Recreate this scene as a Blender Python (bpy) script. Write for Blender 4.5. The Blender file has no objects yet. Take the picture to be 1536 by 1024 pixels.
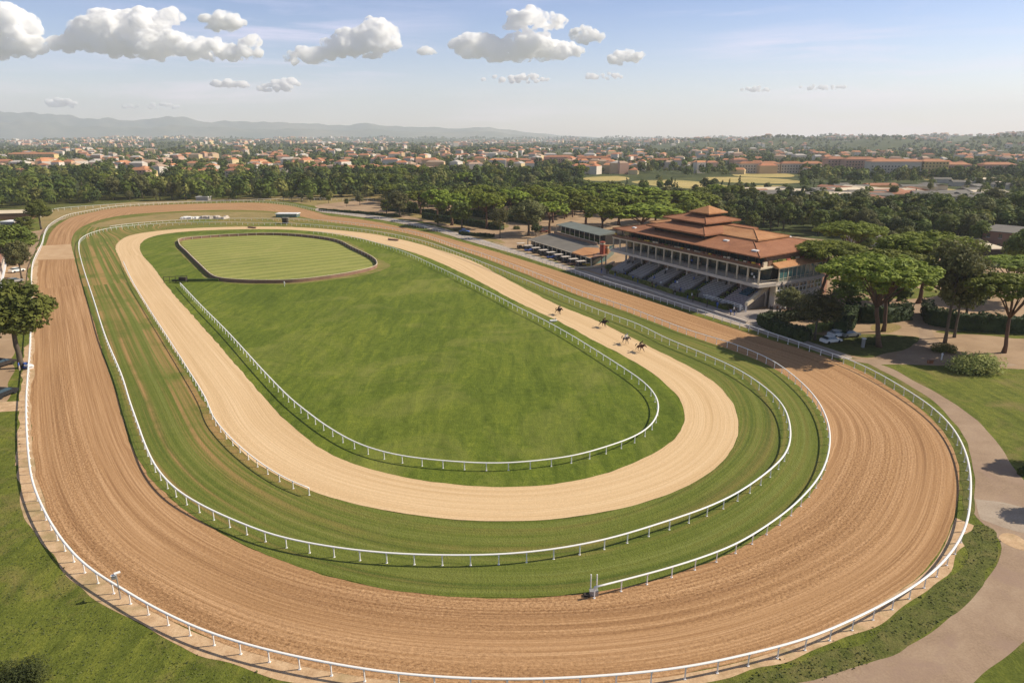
import bpy, bmesh, math, random
import numpy as np
from mathutils import Vector, Matrix, Quaternion
from mathutils import geometry as mgeo
random.seed(7); rng = np.random.default_rng(11)
scene = bpy.context.scene
COL = scene.collection
PI = math.pi
# ------------------------------------------------------------------ survey: photo pixel -> place on the ground
F = 1038.0; CH = 40.0; PT = math.atan((512-206)/F); CP, SP = math.cos(PT), math.sin(PT)
def W(px, py, z=0.0):
    u = (px-768)/F; v = -(py-512)/F
    dy = CP+v*SP; dz = -SP+v*CP
    t = (z-CH)/dz
    return np.array([u*t, dy*t])
def depth(x, y, z=0): return y*CP-(z-CH)*SP
# ------------------------------------------------------------------ object helpers
def link(o, parent=None):
    COL.objects.link(o)
    if parent is not None: o.parent = parent
    return o
def tag(o, label=None, cat=None, group=None, kind=None):
    if label: o['label'] = label
    if cat: o['category'] = cat
    if group: o['group'] = group
    if kind: o['kind'] = kind
    return o
def empty(name, loc=(0, 0, 0), rz=0.0, label=None, cat=None, group=None):
    o = bpy.data.objects.new(name, None); o.location = loc; o.rotation_euler = (0, 0, rz)
    o.empty_display_size = .5
    link(o); return tag(o, label, cat, group)
def mesh_np(name, V, Fq, mats=None, uv=None, attr=None, smooth=False, mi=None):
    """V (n,3) verts; Fq (m,k) faces all of k corners."""
    V = np.asarray(V, dtype=np.float32); Fq = np.asarray(Fq, dtype=np.int32)
    me = bpy.data.meshes.new(name); n, k = Fq.shape
    me.vertices.add(len(V)); me.vertices.foreach_set('co', V.ravel())
    me.loops.add(n*k); me.loops.foreach_set('vertex_index', Fq.ravel())
    me.polygons.add(n); me.polygons.foreach_set('loop_start', np.arange(0, n*k, k, dtype=np.int32))
    me.polygons.foreach_set('loop_total', np.full(n, k, dtype=np.int32))
    if mi is not None: me.polygons.foreach_set('material_index', np.asarray(mi, dtype=np.int32))
    me.update(calc_edges=True)
    if uv is not None:
        l = me.uv_layers.new(name='UVMap'); l.data.foreach_set('uv', np.asarray(uv, dtype=np.float32)[Fq.ravel()].ravel())
    if attr is not None:
        a = me.attributes.new('tint', 'FLOAT_COLOR', 'POINT'); a.data.foreach_set('color', np.asarray(attr, dtype=np.float32).ravel())
    if smooth: me.polygons.foreach_set('use_smooth', np.ones(n, dtype=bool))
    for m in (mats or []): me.materials.append(m)
    return me
class MB:
    """collects shapes for ONE mesh object"""
    def __init__(s): s.v = []; s.f = []; s.m = []; s.mats = []
    def _mi(s, mat):
        if mat not in s.mats: s.mats.append(mat)
        return s.mats.index(mat)
    def add(s, vs, fs, mat):
        b = len(s.v); i = s._mi(mat)
        s.v += [tuple(map(float, p)) for p in vs]
        for f in fs: s.f.append(tuple(b+j for j in f)); s.m.append(i)
        return s
    def box(s, c, d, mat, rz=0, basis=None):
        x, y, z = d[0]/2, d[1]/2, d[2]/2
        ps = [(-x, -y, -z), (x, -y, -z), (x, y, -z), (-x, y, -z), (-x, -y, z), (x, -y, z), (x, y, z), (-x, y, z)]
        cr, sr = math.cos(rz), math.sin(rz)
        vs = [(c[0]+a*cr-b*sr, c[1]+a*sr+b*cr, c[2]+e) for a, b, e in ps]
        return s.add(vs, [(0, 3, 2, 1), (4, 5, 6, 7), (0, 1, 5, 4), (1, 2, 6, 5), (2, 3, 7, 6), (3, 0, 4, 7)], mat)
    def hexa(s, q, z0, z1, mat, q1=None):
        """prism over polygon q (list of xy) from z0 to z1 (scalars or per-corner lists)"""
        n = len(q); q1 = q1 or q
        a = 0
        for i in range(n): a += q[i][0]*q[(i+1) % n][1]-q[(i+1) % n][0]*q[i][1]
        if a < 0:
            q = q[::-1]; q1 = q1[::-1]
            if hasattr(z0, '__len__'): z0 = z0[::-1]
            if hasattr(z1, '__len__'): z1 = z1[::-1]
        g = lambda z, i: z[i] if hasattr(z, '__len__') else z
        vs = [(q[i][0], q[i][1], g(z0, i)) for i in range(n)]+[(q1[i][0], q1[i][1], g(z1, i)) for i in range(n)]
        fs = [tuple(range(n-1, -1, -1)), tuple(range(n, 2*n))]+[(i, (i+1) % n, n+(i+1) % n, n+i) for i in range(n)]
        return s.add(vs, fs, mat)
    def tube(s, pts, r, mat, k=6, closed=False, flat=1.0, cap=True):
        pts = [Vector(p) for p in pts]; n = len(pts); rr = r if hasattr(r, '__len__') else [r]*n
        vs = []; fs = []
        for i, p in enumerate(pts):
            if closed: t = pts[(i+1) % n]-pts[i-1]
            else: t = pts[min(i+1, n-1)]-pts[max(i-1, 0)]
            t.normalize()
            up = Vector((0, 0, 1)) if abs(t.z) < .95 else Vector((1, 0, 0))
            a = t.cross(up).normalized(); b = a.cross(t).normalized()
            for j in range(k):
                th = 2*PI*(j+.5)/k
                vs.append(p+a*math.cos(th)*rr[i]+b*math.sin(th)*rr[i]*flat)
        m = n if closed else n-1
        for i in range(m):
            for j in range(k):
                i2 = (i+1) % n
                fs.append((i*k+j, i*k+(j+1) % k, i2*k+(j+1) % k, i2*k+j))
        if cap and not closed: fs += [tuple(range(k-1, -1, -1)), tuple((n-1)*k+j for j in range(k))]
        return s.add(vs, fs, mat)
    def mesh(s, name, smooth=False):
        me = bpy.data.meshes.new(name); me.from_pydata(s.v, [], s.f)
        for m in s.mats: me.materials.append(m)
        me.polygons.foreach_set('material_index', np.array(s.m, dtype=np.int32))
        if smooth: me.polygons.foreach_set('use_smooth', np.ones(len(s.f), dtype=bool))
        me.update(); return me
    def build(s, name, parent=None, smooth=False):
        return link(bpy.data.objects.new(name, s.mesh(name, smooth)), parent)
def obj(name, me, parent=None, loc=(0, 0, 0), rz=0):
    o = bpy.data.objects.new(name, me); o.location = loc; o.rotation_euler = (0, 0, rz); return link(o, parent)
def copy_tree(src, parent=None):
    c = src.copy(); link(c); c.parent = parent
    for ch in src.children: copy_tree(ch, c)
    return c
# ------------------------------------------------------------------ curves
def catmull(P, closed, step=1.0):
    P = np.asarray(P, float); n = len(P); out = []
    m = n if closed else n-1
    for i in range(m):
        p1, p2 = P[i], P[(i+1) % n]
        p0 = P[i-1] if (closed or i > 0) else 2*p1-p2
        p3 = P[(i+2) % n] if (closed or i < n-2) else 2*p2-p1
        d = lambda a, b: max(np.linalg.norm(a-b), 1e-6)**.5
        t0 = 0; t1 = d(p0, p1); t2 = t1+d(p1, p2); t3 = t2+d(p2, p3)
        k = max(2, int(np.linalg.norm(p2-p1)/step*2))
        t = np.linspace(t1, t2, k, endpoint=False)[:, None]
        A1 = (t1-t)/(t1-t0)*p0+(t-t0)/(t1-t0)*p1; A2 = (t2-t)/(t2-t1)*p1+(t-t1)/(t2-t1)*p2; A3 = (t3-t)/(t3-t2)*p2+(t-t2)/(t3-t2)*p3
        B1 = (t2-t)/(t2-t0)*A1+(t-t0)/(t2-t0)*A2; B2 = (t3-t)/(t3-t1)*A2+(t-t1)/(t3-t1)*A3
        out.append((t2-t)/(t2-t1)*B1+(t-t1)/(t2-t1)*B2)
    if not closed: out.append(P[-1][None])
    return resample(np.vstack(out), closed, step)
def resample(Q, closed, step=None, n=None):
    if closed: Q = np.vstack([Q, Q[:1]])
    s = np.concatenate([[0], np.cumsum(np.linalg.norm(np.diff(Q, axis=0), axis=1))])
    if n is None: n = max(4, int(round(s[-1]/step)))
    t = np.linspace(0, s[-1], n, endpoint=not closed)
    return np.stack([np.interp(t, s, Q[:, 0]), np.interp(t, s, Q[:, 1])], 1)
def smooth_curve(Q, closed, it=20):
    Q = Q.copy()
    for _ in range(it):
        if closed: Q = .5*Q+.25*(np.roll(Q, 1, 0)+np.roll(Q, -1, 0))
        else: Q[1:-1] = .5*Q[1:-1]+.25*(Q[:-2]+Q[2:])
    return Q
def curve(px, closed=False, z=0.0, step=1.0, it=6):
    return smooth_curve(catmull([W(a, b, z) for a, b in px], closed, step), closed, it)
def offset(Q, d, closed=True):
    if closed: t = np.roll(Q, -1, 0)-np.roll(Q, 1, 0)
    else: t = np.gradient(Q, axis=0)
    t /= np.maximum(np.linalg.norm(t, axis=1, keepdims=True), 1e-9)
    return Q+np.stack([-t[:, 1], t[:, 0]], 1)*d      # + = left of the direction of travel
def jitter(Q, amp, k=5):
    e = rng.normal(size=len(Q))
    for _ in range(k): e = .5*e+.25*(np.roll(e, 1)+np.roll(e, -1))
    e = e/e.std()*amp
    return offset(Q, e[:, None])
def ribbon(name, out, inn, z, mat, across=6, closed=True, ragged=.05):
    """band between two curves; uv = metres along, metres across"""
    n = len(out)
    d = np.linalg.norm(out[:, None]-inn[None], axis=2)
    idx = d.argmin(1).astype(float)
    if closed:
        m = len(inn)
        for i in range(1, n):
            while idx[i]-idx[i-1] > m/2: idx[i] -= m
            while idx[i]-idx[i-1] < -m/2: idx[i] += m
        if idx[-1] < idx[0]: idx = -np.maximum.accumulate(-idx)
        else: idx = np.maximum.accumulate(idx)
        for _ in range(40):
            ext = np.concatenate([[idx[-1]-np.sign(idx[-1]-idx[0])*m], idx, [idx[0]+np.sign(idx[-1]-idx[0])*m]])
            idx = .5*idx+.25*(ext[:-2]+ext[2:])
        f = np.floor(idx).astype(int); w = (idx-f)[:, None]
        I = inn[f % m]*(1-w)+inn[(f+1) % m]*w
    else:
        idx = np.maximum.accumulate(idx) if idx[-1] > idx[0] else -np.maximum.accumulate(-idx)
        I = inn[idx.astype(int)]
    s = np.concatenate([[0], np.cumsum(np.linalg.norm(np.diff(out, axis=0), axis=1))])
    rows = n+1 if closed else n
    ii = np.arange(rows) % n
    s = np.concatenate([s, [s[-1]+np.linalg.norm(out[0]-out[-1])]])[:rows]
    t = np.linspace(0, 1, across+1)
    wid = np.linalg.norm(out-I, axis=1)[ii]
    V = out[ii][:, None]*(1-t[None, :, None])+I[ii][:, None]*t[None, :, None]
    for col, tgt in ((0, 1), (-1, -2)):          # ragged edges: only the outermost column moves
        e = rng.normal(size=n); e = (e+np.roll(e, 1)+np.roll(e, 2)*.6)*ragged*(.5+.5*np.sin(np.arange(n)*.013)**2); dv = V[:n, tgt]-V[:n, col]; dv /= np.linalg.norm(dv, axis=1, keepdims=True)
        V[:n, col] += dv*e[:, None]
        if closed: V[n, col] = V[0, col]
    V = np.dstack([V, np.full(V.shape[:2], z)]).reshape(-1, 3)
    uv = np.stack([np.repeat(s, across+1), (wid[:, None]*t[None]).ravel()], 1)
    a = np.arange(rows-1)[:, None]*(across+1)+np.arange(across)[None]
    Fq = np.stack([a, a+1, a+across+2, a+across+1], 2).reshape(-1, 4)
    # orient up
    p = V[Fq[0]]; nz = np.cross(p[1]-p[0], p[3]-p[0])[2]
    if nz < 0: Fq = Fq[:, ::-1]
    me = mesh_np(name, V, Fq, [mat], uv=uv)
    return tag(link(bpy.data.objects.new(name, me)), kind='structure')
def fill(name, Q, z, mat, kind='structure'):
    vs = [Vector((p[0], p[1], z)) for p in Q]
    tri = mgeo.tessellate_polygon([vs])
    T = []
    for t in tri:
        a, b, c = [vs[i] for i in t]
        T.append(t if (b-a).cross(c-a).z > 0 else t[::-1])
    me = bpy.data.meshes.new(name); me.from_pydata([tuple(v) for v in vs], [], T); me.materials.append(mat); me.update()
    o = link(bpy.data.objects.new(name, me))
    return tag(o, kind=kind) if kind else o
def patch(name, px, z, mat, step=1.0, closed_smooth=True, jit=.15):
    if closed_smooth: Q = curve(px, True, 0, step, 12)
    else: Q = resample(np.array([W(a, b) for a, b in px]), True, step)
    if jit: Q = jitter(Q, jit)
    return fill(name, Q, z, mat)
# ------------------------------------------------------------------ materials
def new_mat(name):
    m = bpy.data.materials.new(name); m.use_nodes = True; nt = m.node_tree; nt.nodes.clear()
    return m, nt
def nd(nt, typ, ins=None, **kw):
    n = nt.nodes.new(typ)
    for k, v in kw.items(): setattr(n, k, v)
    for k, v in (ins or {}).items():
        if hasattr(v, 'is_linked'): nt.links.new(v, n.inputs[k])
        else: n.inputs[k].default_value = v
    return n
def c4(c): return (c[0], c[1], c[2], 1)
def ramp(nt, fac, stops):
    n = nt.nodes.new('ShaderNodeValToRGB'); nt.links.new(fac, n.inputs[0])
    e = n.color_ramp.elements
    while len(e) < len(stops): e.new(.5)
    for i, (p, c) in enumerate(stops): e[i].position = p; e[i].color = c4(c)
    return n.outputs[0]
def coord(nt, kind='Position', scale=(1, 1, 1)):
    if kind == 'Position': s = nt.nodes.new('ShaderNodeNewGeometry').outputs['Position']
    else: s = nt.nodes.new('ShaderNodeTexCoord').outputs[kind]
    return nd(nt, 'ShaderNodeMapping', {'Vector': s, 'Scale': scale}).outputs[0]
def noise(nt, vec, scale, detail=4, rough=.55, dist=0):
    return nd(nt, 'ShaderNodeTexNoise', {'Vector': vec, 'Scale': scale, 'Detail': detail, 'Roughness': rough, 'Distortion': dist}).outputs[0]
def mix(nt, f, a, b, mode='MIX'):
    n = nd(nt, 'ShaderNodeMix', data_type='RGBA', blend_type=mode)
    for i, v in ((0, f), (6, a), (7, b)):
        if hasattr(v, 'is_linked'): nt.links.new(v, n.inputs[i])
        else: n.inputs[i].default_value = c4(v) if i else v
    return n.outputs[2]
def mth(nt, op, a, b=0.0, clamp=False):
    n = nd(nt, 'ShaderNodeMath', operation=op, use_clamp=clamp)
    for i, v in ((0, a), (1, b)):
        if hasattr(v, 'is_linked'): nt.links.new(v, n.inputs[i])
        else: n.inputs[i].default_value = v
    return n.outputs[0]
def out(nt, col, rough=.9, bump=None, bstr=.3, bdist=.1, metal=0, spec=.3, trans=0):
    ins = {'Base Color': c4(col) if not hasattr(col, 'is_linked') else col, 'Roughness': rough, 'Metallic': metal, 'Specular IOR Level': spec}
    p = nd(nt, 'ShaderNodeBsdfPrincipled', ins)
    if bump is not None:
        b = nd(nt, 'ShaderNodeBump', {'Height': bump, 'Strength': bstr, 'Distance': bdist}); nt.links.new(b.outputs[0], p.inputs['Normal'])
    sh = p.outputs[0]
    if trans:
        tr = nd(nt, 'ShaderNodeBsdfTranslucent', {'Color': c4(col) if not hasattr(col, 'is_linked') else col})
        mx = nd(nt, 'ShaderNodeMixShader', {'Fac': trans}); nt.links.new(p.outputs[0], mx.inputs[1]); nt.links.new(tr.outputs[0], mx.inputs[2]); sh = mx.outputs[0]
    o = nt.nodes.new('ShaderNodeOutputMaterial'); nt.links.new(sh, o.inputs[0])
def paint(name, col, rough=.6, var=.12, sc=.8, spec=.3, metal=0):
    m, nt = new_mat(name); p = coord(nt)
    n1 = noise(nt, p, sc, 5, .6)
    k = mix(nt, n1, tuple(c*(1-var*1.5) for c in col), tuple(min(1, c*(1+var)) for c in col))
    n2 = noise(nt, p, sc*9, 3)
    out(nt, k, rough, n2, .15, .02, metal, spec); return m
def two_sep(nt, vec, axis):
    s = nd(nt, 'ShaderNodeSeparateXYZ', {'Vector': vec}); return s.outputs[axis]
def grass_mat(name, dark, mid, light, dry=None, dryamt=.5, sc=.06, streak=None, mott=1.0, bmp=.5, mow=None, swirl=None):
    m, nt = new_mat(name); p = coord(nt)
    big = noise(nt, p, sc, 6, .62, .6)
    col = ramp(nt, big, [(.3, dark), (.5, mid), (.7, light)])
    fine = noise(nt, p, .9, 5, .7); col = mix(nt, .55*mott, col, ramp(nt, fine, [(.3, tuple(c*.6 for c in dark)), (.52, mid), (.75, tuple(c*1.3 for c in light))]))
    vf = noise(nt, p, 4.5, 4, .7); col = mix(nt, .3*mott, col, ramp(nt, vf, [(.3, tuple(c*.3 for c in dark)), (.7, tuple(c*1.35 for c in light))]))
    if swirl:
        sw = noise(nt, nd(nt, 'ShaderNodeMapping', {'Vector': coord(nt), 'Rotation': (0, 0, swirl), 'Scale': (.34, .06, 1)}).outputs[0], 1.4, 7, .7, .9)
        col = mix(nt, .75, col, mix(nt, 1.0, col, ramp(nt, sw, [(.3, (.5, .56, .5)), (.5, (.95, .95, .95)), (.7, (1.5, 1.35, 1.25))]), 'MULTIPLY'))
    if dry:
        d = noise(nt, p, sc*2.3, 5, .65, 1.0)
        f = nd(nt, 'ShaderNodeMapRange', {'Value': d, 'From Min': .5, 'From Max': .72, 'To Max': dryamt}).outputs[0]
        col = mix(nt, f, col, dry)
    if streak:      # harrow and wheel lines that follow the track
        uv = coord(nt, 'UV', (.004, .6, 1)); s = noise(nt, uv, 1.6, 6, .7)
        col = mix(nt, streak[0], col, ramp(nt, s, [(.36, streak[1]), (.5, mid), (.64, streak[2])]))
        uv2 = coord(nt, 'UV', (.0025, .5, 1)); s2 = noise(nt, uv2, 1.5, 4, .6)
        f = nd(nt, 'ShaderNodeMapRange', {'Value': s2, 'From Min': .47, 'From Max': .60, 'To Max': streak[3]}).outputs[0]
        brk = noise(nt, p, .05, 5, .65); f = mth(nt, 'MULTIPLY', f, ramp(nt, brk, [(.38, (.05, .05, .05)), (.52, (1, 1, 1))]))
        f = mth(nt, 'MULTIPLY', f, nd(nt, 'ShaderNodeMapRange', {'Value': two_sep(nt, coord(nt), 0), 'From Min': -22.0, 'From Max': -42.0, 'To Min': .28, 'To Max': 1.0}).outputs[0])
        col = mix(nt, f, col, streak[4])
    if mow:         # mown stripes
        a, wd, amt = mow
        r = nd(nt, 'ShaderNodeMapping', {'Vector': coord(nt), 'Rotation': (0, 0, a), 'Scale': (1/wd, 1/wd, 1)}, vector_type='POINT').outputs[0]
        w = nd(nt, 'ShaderNodeTexWave', {'Vector': r, 'Scale': .5, 'Distortion': .6, 'Detail': 2.0, 'Detail Scale': .4}).outputs[1]
        col = mix(nt, mth(nt, 'MULTIPLY', w, amt), col, tuple(c*1.5 for c in light))
    h = mth(nt, 'ADD', mth(nt, 'MULTIPLY', fine, .7), vf)
    out(nt, col, .95, h, bmp, .35, spec=.1)
    return m
def dirt_mat(name, base, dark, pale, cl=1.0):
    m, nt = new_mat(name); p = coord(nt)
    uv = coord(nt, 'UV', (.0035, .42, 1)); s = noise(nt, uv, 2.2, 6, .7)
    big = noise(nt, p, .03, 4, .55)
    col = ramp(nt, big, [(.3, tuple(.55*a+.45*b for a, b in zip(base, dark))), (.5, base), (.7, tuple(.6*a+.4*b for a, b in zip(base, pale)))])
    col = mix(nt, .78, col, ramp(nt, s, [(.36, dark), (.5, base), (.63, pale)]))
    sf = noise(nt, coord(nt, 'UV', (.02, 3.0, 1)), 1.5, 5, .65)
    col = mix(nt, .45, col, ramp(nt, sf, [(.34, dark), (.5, base), (.66, pale)]))
    cm = noise(nt, coord(nt, 'UV', (.006, .11, 1)), 1.5, 3)
    cmask = nd(nt, 'ShaderNodeMapRange', {'Value': cm, 'From Min': .40, 'From Max': .58, 'To Min': .2*cl, 'To Max': 1.0*cl}).outputs[0]
    cld = noise(nt, coord(nt, 'UV', (1.0, 1.5, 1)), 2.6, 4, .7)
    col = mix(nt, mth(nt, 'MULTIPLY', cmask, .75), col, mix(nt, 1.0, col, ramp(nt, cld, [(.36, (.42, .36, .32)), (.47, (.86, .84, .82)), (.56, (1.06, 1.06, 1.06)), (.66, (1.35, 1.38, 1.42))]), 'MULTIPLY'))
    grit = noise(nt, p, 9, 3, .8)
    col = mix(nt, .5, col, mix(nt, 1.0, col, ramp(nt, grit, [(.35, (.72, .7, .68)), (.65, (1.25, 1.25, 1.25))]), 'MULTIPLY'))
    h = mth(nt, 'ADD', mth(nt, 'MULTIPLY', cld, cmask), mth(nt, 'MULTIPLY', sf, .5))
    out(nt, col, .95, h, .5, .2, spec=.1)
    return m
def leaf_mat(name, dark, light, trans=.25, sc=.5):
    m, nt = new_mat(name); p = coord(nt, 'Object'); pw = coord(nt)
    oi = nt.nodes.new('ShaderNodeObjectInfo').outputs['Random']
    n1 = noise(nt, pw, sc, 4, .6)
    col = ramp(nt, n1, [(.3, dark), (.68, light)])
    hs = nd(nt, 'ShaderNodeHueSaturation', {'Color': col, 'Hue': mth(nt, 'ADD', mth(nt, 'MULTIPLY', oi, .03), .485), 'Value': mth(nt, 'ADD', mth(nt, 'MULTIPLY', oi, .6), .72), 'Saturation': .95}).outputs[0]
    out(nt, hs, .7, None, spec=.2, trans=trans); return m
def attr_mat(name, rough=.85, trans=0, var=.3, sc=.3):
    m, nt = new_mat(name)
    a = nd(nt, 'ShaderNodeAttribute', attribute_name='tint').outputs[0]
    n1 = noise(nt, coord(nt), sc, 3, .6)
    k = mix(nt, var, a, mix(nt, 1.0, a, ramp(nt, n1, [(.3, (.3, .3, .3)), (.7, (1.7, 1.7, 1.7))]), 'MULTIPLY'))
    out(nt, k, rough, None, spec=.15, trans=trans); return m
M = {}
HAZE = 9.5e-5
# ------------------------------------------------------------------ materials of the place
M['turf'] = grass_mat('turf', (.06, .082, .014), (.125, .15, .026), (.20, .215, .045), (.27, .20, .08), .35, .04,
                      streak=(.6, (.05, .085, .016), (.20, .22, .06), .85, (.38, .225, .095)))
M['infield'] = grass_mat('infield_grass', (.055, .093, .011), (.110, .152, .018), (.19, .215, .033), (.26, .25, .07), .5, .022, mott=.8, swirl=.6)
M['oval'] = grass_mat('oval_grass', (.14, .17, .04), (.22, .235, .06), (.29, .285, .085), (.36, .31, .12), .5, .04, mott=.6, mow=(.9, 9.0, .34))
M['lawn'] = grass_mat('lawn', (.06, .085, .012), (.12, .145, .022), (.19, .20, .04), (.26, .19, .08), .65, .05, swirl=1.2)
M['rough_grass'] = grass_mat('rough_grass', (.045, .065, .014), (.09, .105, .024), (.16, .16, .045), (.24, .19, .08), .5, .12, mott=1.2)
M['dry_grass'] = grass_mat('dry_grass', (.17, .15, .05), (.27, .21, .085), (.36, .27, .12), (.40, .25, .13), .6, .05, mott=.6)
M['worn_grass'] = grass_mat('worn_grass', (.12, .13, .03), (.20, .19, .05), (.28, .24, .09), (.34, .24, .12), .6, .08, mott=.6)
M['field'] = grass_mat('field_grass', (.25, .22, .08), (.42, .33, .12), (.55, .42, .18), (.2, .2, .07), .4, .02, mott=.5)
M['dirt'] = dirt_mat('dirt', (.385, .222, .108), (.225, .118, .055), (.57, .36, .20))
M['sand'] = dirt_mat('sand', (.61, .43, .245), (.50, .335, .175), (.71, .53, .33), .22)
def ground_mat(name, a, b, c, sc=.35, rough=.95, wear=None):
    m, nt = new_mat(name); p = coord(nt)
    n1 = noise(nt, p, sc, 6, .65, .4); col = ramp(nt, n1, [(.3, a), (.5, b), (.7, c)])
    n2 = noise(nt, p, 5, 4, .7); col = mix(nt, .3, col, ramp(nt, n2, [(.3, tuple(x*.5 for x in a)), (.7, c)]))
    if wear:
        n3 = noise(nt, p, .12, 5, .6, 1.5); f = nd(nt, 'ShaderNodeMapRange', {'Value': n3, 'From Min': .52, 'From Max': .66, 'To Max': .7}).outputs[0]; col = mix(nt, f, col, wear)
    out(nt, col, rough, n2, .4, .05, spec=.15); return m
M['verge'] = ground_mat('sandy_verge', (.36, .22, .12), (.54, .36, .21), (.66, .48, .30), .8, wear=(.25, .2, .09))
M['yard'] = ground_mat('sandy_yard', (.25, .165, .10), (.36, .245, .15), (.47, .33, .21), .12)
M['asphalt'] = ground_mat('old_asphalt', (.25, .17, .115), (.335, .235, .16), (.42, .31, .215), .18, wear=(.29, .20, .15))
M['concrete'] = ground_mat('pale_concrete', (.30, .23, .17), (.39, .31, .235), (.47, .385, .31), .3)
M['paving'] = ground_mat('grey_paving', (.25, .21, .19), (.33, .28, .25), (.40, .35, .31), .3)
M['path'] = ground_mat('path_gravel', (.30, .245, .205), (.40, .33, .275), (.48, .41, .345), .3)
M['crossing'] = ground_mat('crossing_sand', (.42, .26, .14), (.50, .33, .19), (.58, .41, .25), .2)
M['white'] = paint('white_paint', (.82, .80, .77), .4, .06, 1.5)
M['cream'] = paint('cream_plaster', (.62, .52, .38), .8, .15, .5)
M['pale_stone'] = paint('pale_stone', (.56, .49, .42), .8, .15, .6)
M['brown_panel'] = paint('brown_hurdle', (.27, .155, .105), .8, .35, .5)
M['grey_roof'] = paint('grey_roof', (.16, .145, .125), .8, .25, .25)
M['green_roof'] = paint('green_roof', (.16, .175, .15), .6, .2, .3)
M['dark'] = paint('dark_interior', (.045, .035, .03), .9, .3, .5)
M['black'] = paint('black_cloth', (.02, .02, .022), .8, .2, 2)
M['steel'] = paint('grey_steel', (.33, .32, .31), .5, .15, 1, metal=.3)
M['wood'] = paint('brown_wood', (.19, .10, .06), .8, .3, 1)
M['brickwall'] = paint('pink_brick', (.36, .19, .13), .9, .25, .4)
M['red'] = paint('red_cloth', (.36, .09, .055), .7, .2, 2)
M['blue'] = paint('blue_cloth', (.06, .13, .42), .7, .2, 2)
M['yellow'] = paint('yellow_cloth', (.7, .45, .05), .7, .2, 2)
M['tyre'] = paint('tyre_rubber', (.02, .02, .02), .9, .2, 3)
M['glass'] = paint('dark_glass', (.03, .05, .05), .08, .2, .4, .9)
M['teal_glass'] = paint('teal_glass', (.06, .15, .15), .1, .3, .4, .8)
def tile_mat(name, a, b, c):
    m, nt = new_mat(name); p = coord(nt, 'Object')
    n1 = noise(nt, p, .22, 6, .65, .5); col = ramp(nt, n1, [(.3, a), (.5, b), (.72, c)])
    n3 = noise(nt, p, 2.4, 4, .7); col = mix(nt, .35, col, ramp(nt, n3, [(.3, tuple(x*.5 for x in a)), (.7, c)]))
    w = nd(nt, 'ShaderNodeTexWave', {'Vector': p, 'Scale': 1.3, 'Distortion': 1.0}).outputs[1]
    out(nt, col, .85, mth(nt, 'ADD', w, n3), .5, .06, spec=.2); return m
M['tile'] = tile_mat('terracotta_tiles', (.22, .09, .045), (.32, .135, .066), (.41, .19, .10))
M['tile_light'] = tile_mat('orange_tiles', (.32, .14, .06), (.46, .22, .095), (.54, .29, .14))
M['bark'] = paint('pine_bark', (.15, .085, .055), .95, .4, 1.5)
M['bark_grey'] = paint('grey_bark', (.12, .095, .07), .95, .4, 1.5)
M['pine'] = leaf_mat('pine_needles', (.07, .105, .008), (.28, .32, .022), .18, .6)
M['leaf'] = leaf_mat('leaves', (.055, .08, .013), (.19, .215, .034), .25, .3)
M['leaf_dark'] = leaf_mat('dark_leaves', (.04, .058, .014), (.10, .12, .028), .2, .3)
M['leaf_olive'] = leaf_mat('olive_leaves', (.10, .11, .035), (.20, .19, .065), .25, .5)
M['leaf_light'] = leaf_mat('light_leaves', (.20, .25, .05), (.48, .48, .14), .3, .6)
M['hedge'] = leaf_mat('hedge_leaves', (.02, .035, .010), (.05, .075, .018), .15, .6)
M['grass_blade'] = leaf_mat('grass_blades', (.06, .08, .02), (.17, .18, .05), .3, .5)
# ------------------------------------------------------------------ traced lines (photo pixels)
OR = [(47, 434), (45, 511), (41.5, 560), (39, 600), (39.5, 640), (43, 687), (48, 720), (62, 757), (83, 795), (112, 832), (141, 857), (178, 879), (215, 902), (252, 921), (290, 939), (331, 954), (377, 968), (426, 980),
      (500, 995), (583, 1008), (666, 1015), (748, 1018), (831, 1017), (914, 1012), (1000, 1004), (1051, 996), (1102, 985), (1184, 965), (1225, 952), (1292, 922), (1348, 893), (1399, 858), (1435, 817), (1451, 782), (1456, 741),
      (1455, 705), (1445, 669), (1425, 636), (1394, 607), (1348, 577), (1307, 554), (1266, 536), (1205, 515), (1154, 498), (1100, 480.5), (1016, 454), (964, 438), (912, 422), (860, 404.5), (820, 391), (768, 376), (734, 365), (684, 351), (621, 336), (571, 326), (521, 320), (476, 314),
      (430, 305), (384, 301.5), (320, 302), (250, 304), (175, 309), (137, 315), (105, 321), (84, 330), (72, 339), (66, 351), (63, 363), (58, 374), (49.5, 392), (47, 409)]
orc = curve(OR, True, 1.2, 1.0, 8)
DE = [(51, 434), (49, 511), (46, 560), (45, 600), (46, 640), (50, 687), (57, 723), (70, 765), (92, 805), (118, 840), (150, 868), (190, 895), (230, 918), (290, 950), (360, 976), (430, 995), (500, 1010), (583, 1022), (666, 1029), (748, 1032), (831, 1031), (914, 1026), (1000, 1018), (1090, 1000), (1160, 980), (1225, 955), (1290, 924),
      (1335, 896), (1379, 868), (1410, 833), (1433, 776.5), (1440, 725), (1435, 680), (1404, 632), (1358, 596), (1287, 553), (1240, 534), (1180, 517), (1100, 492), (1042, 473), (964, 448), (860, 414), (800, 395), (768, 385), (720, 371), (650, 351), (600, 340), (540, 329), (495, 324), (470, 317), (430, 308), (384, 304), (320, 305), (250, 307), (180, 311), (140, 318), (110, 325), (92, 334), (80, 344), (73, 355), (68, 368), (60, 380), (54, 398), (51, 412)]
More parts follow.
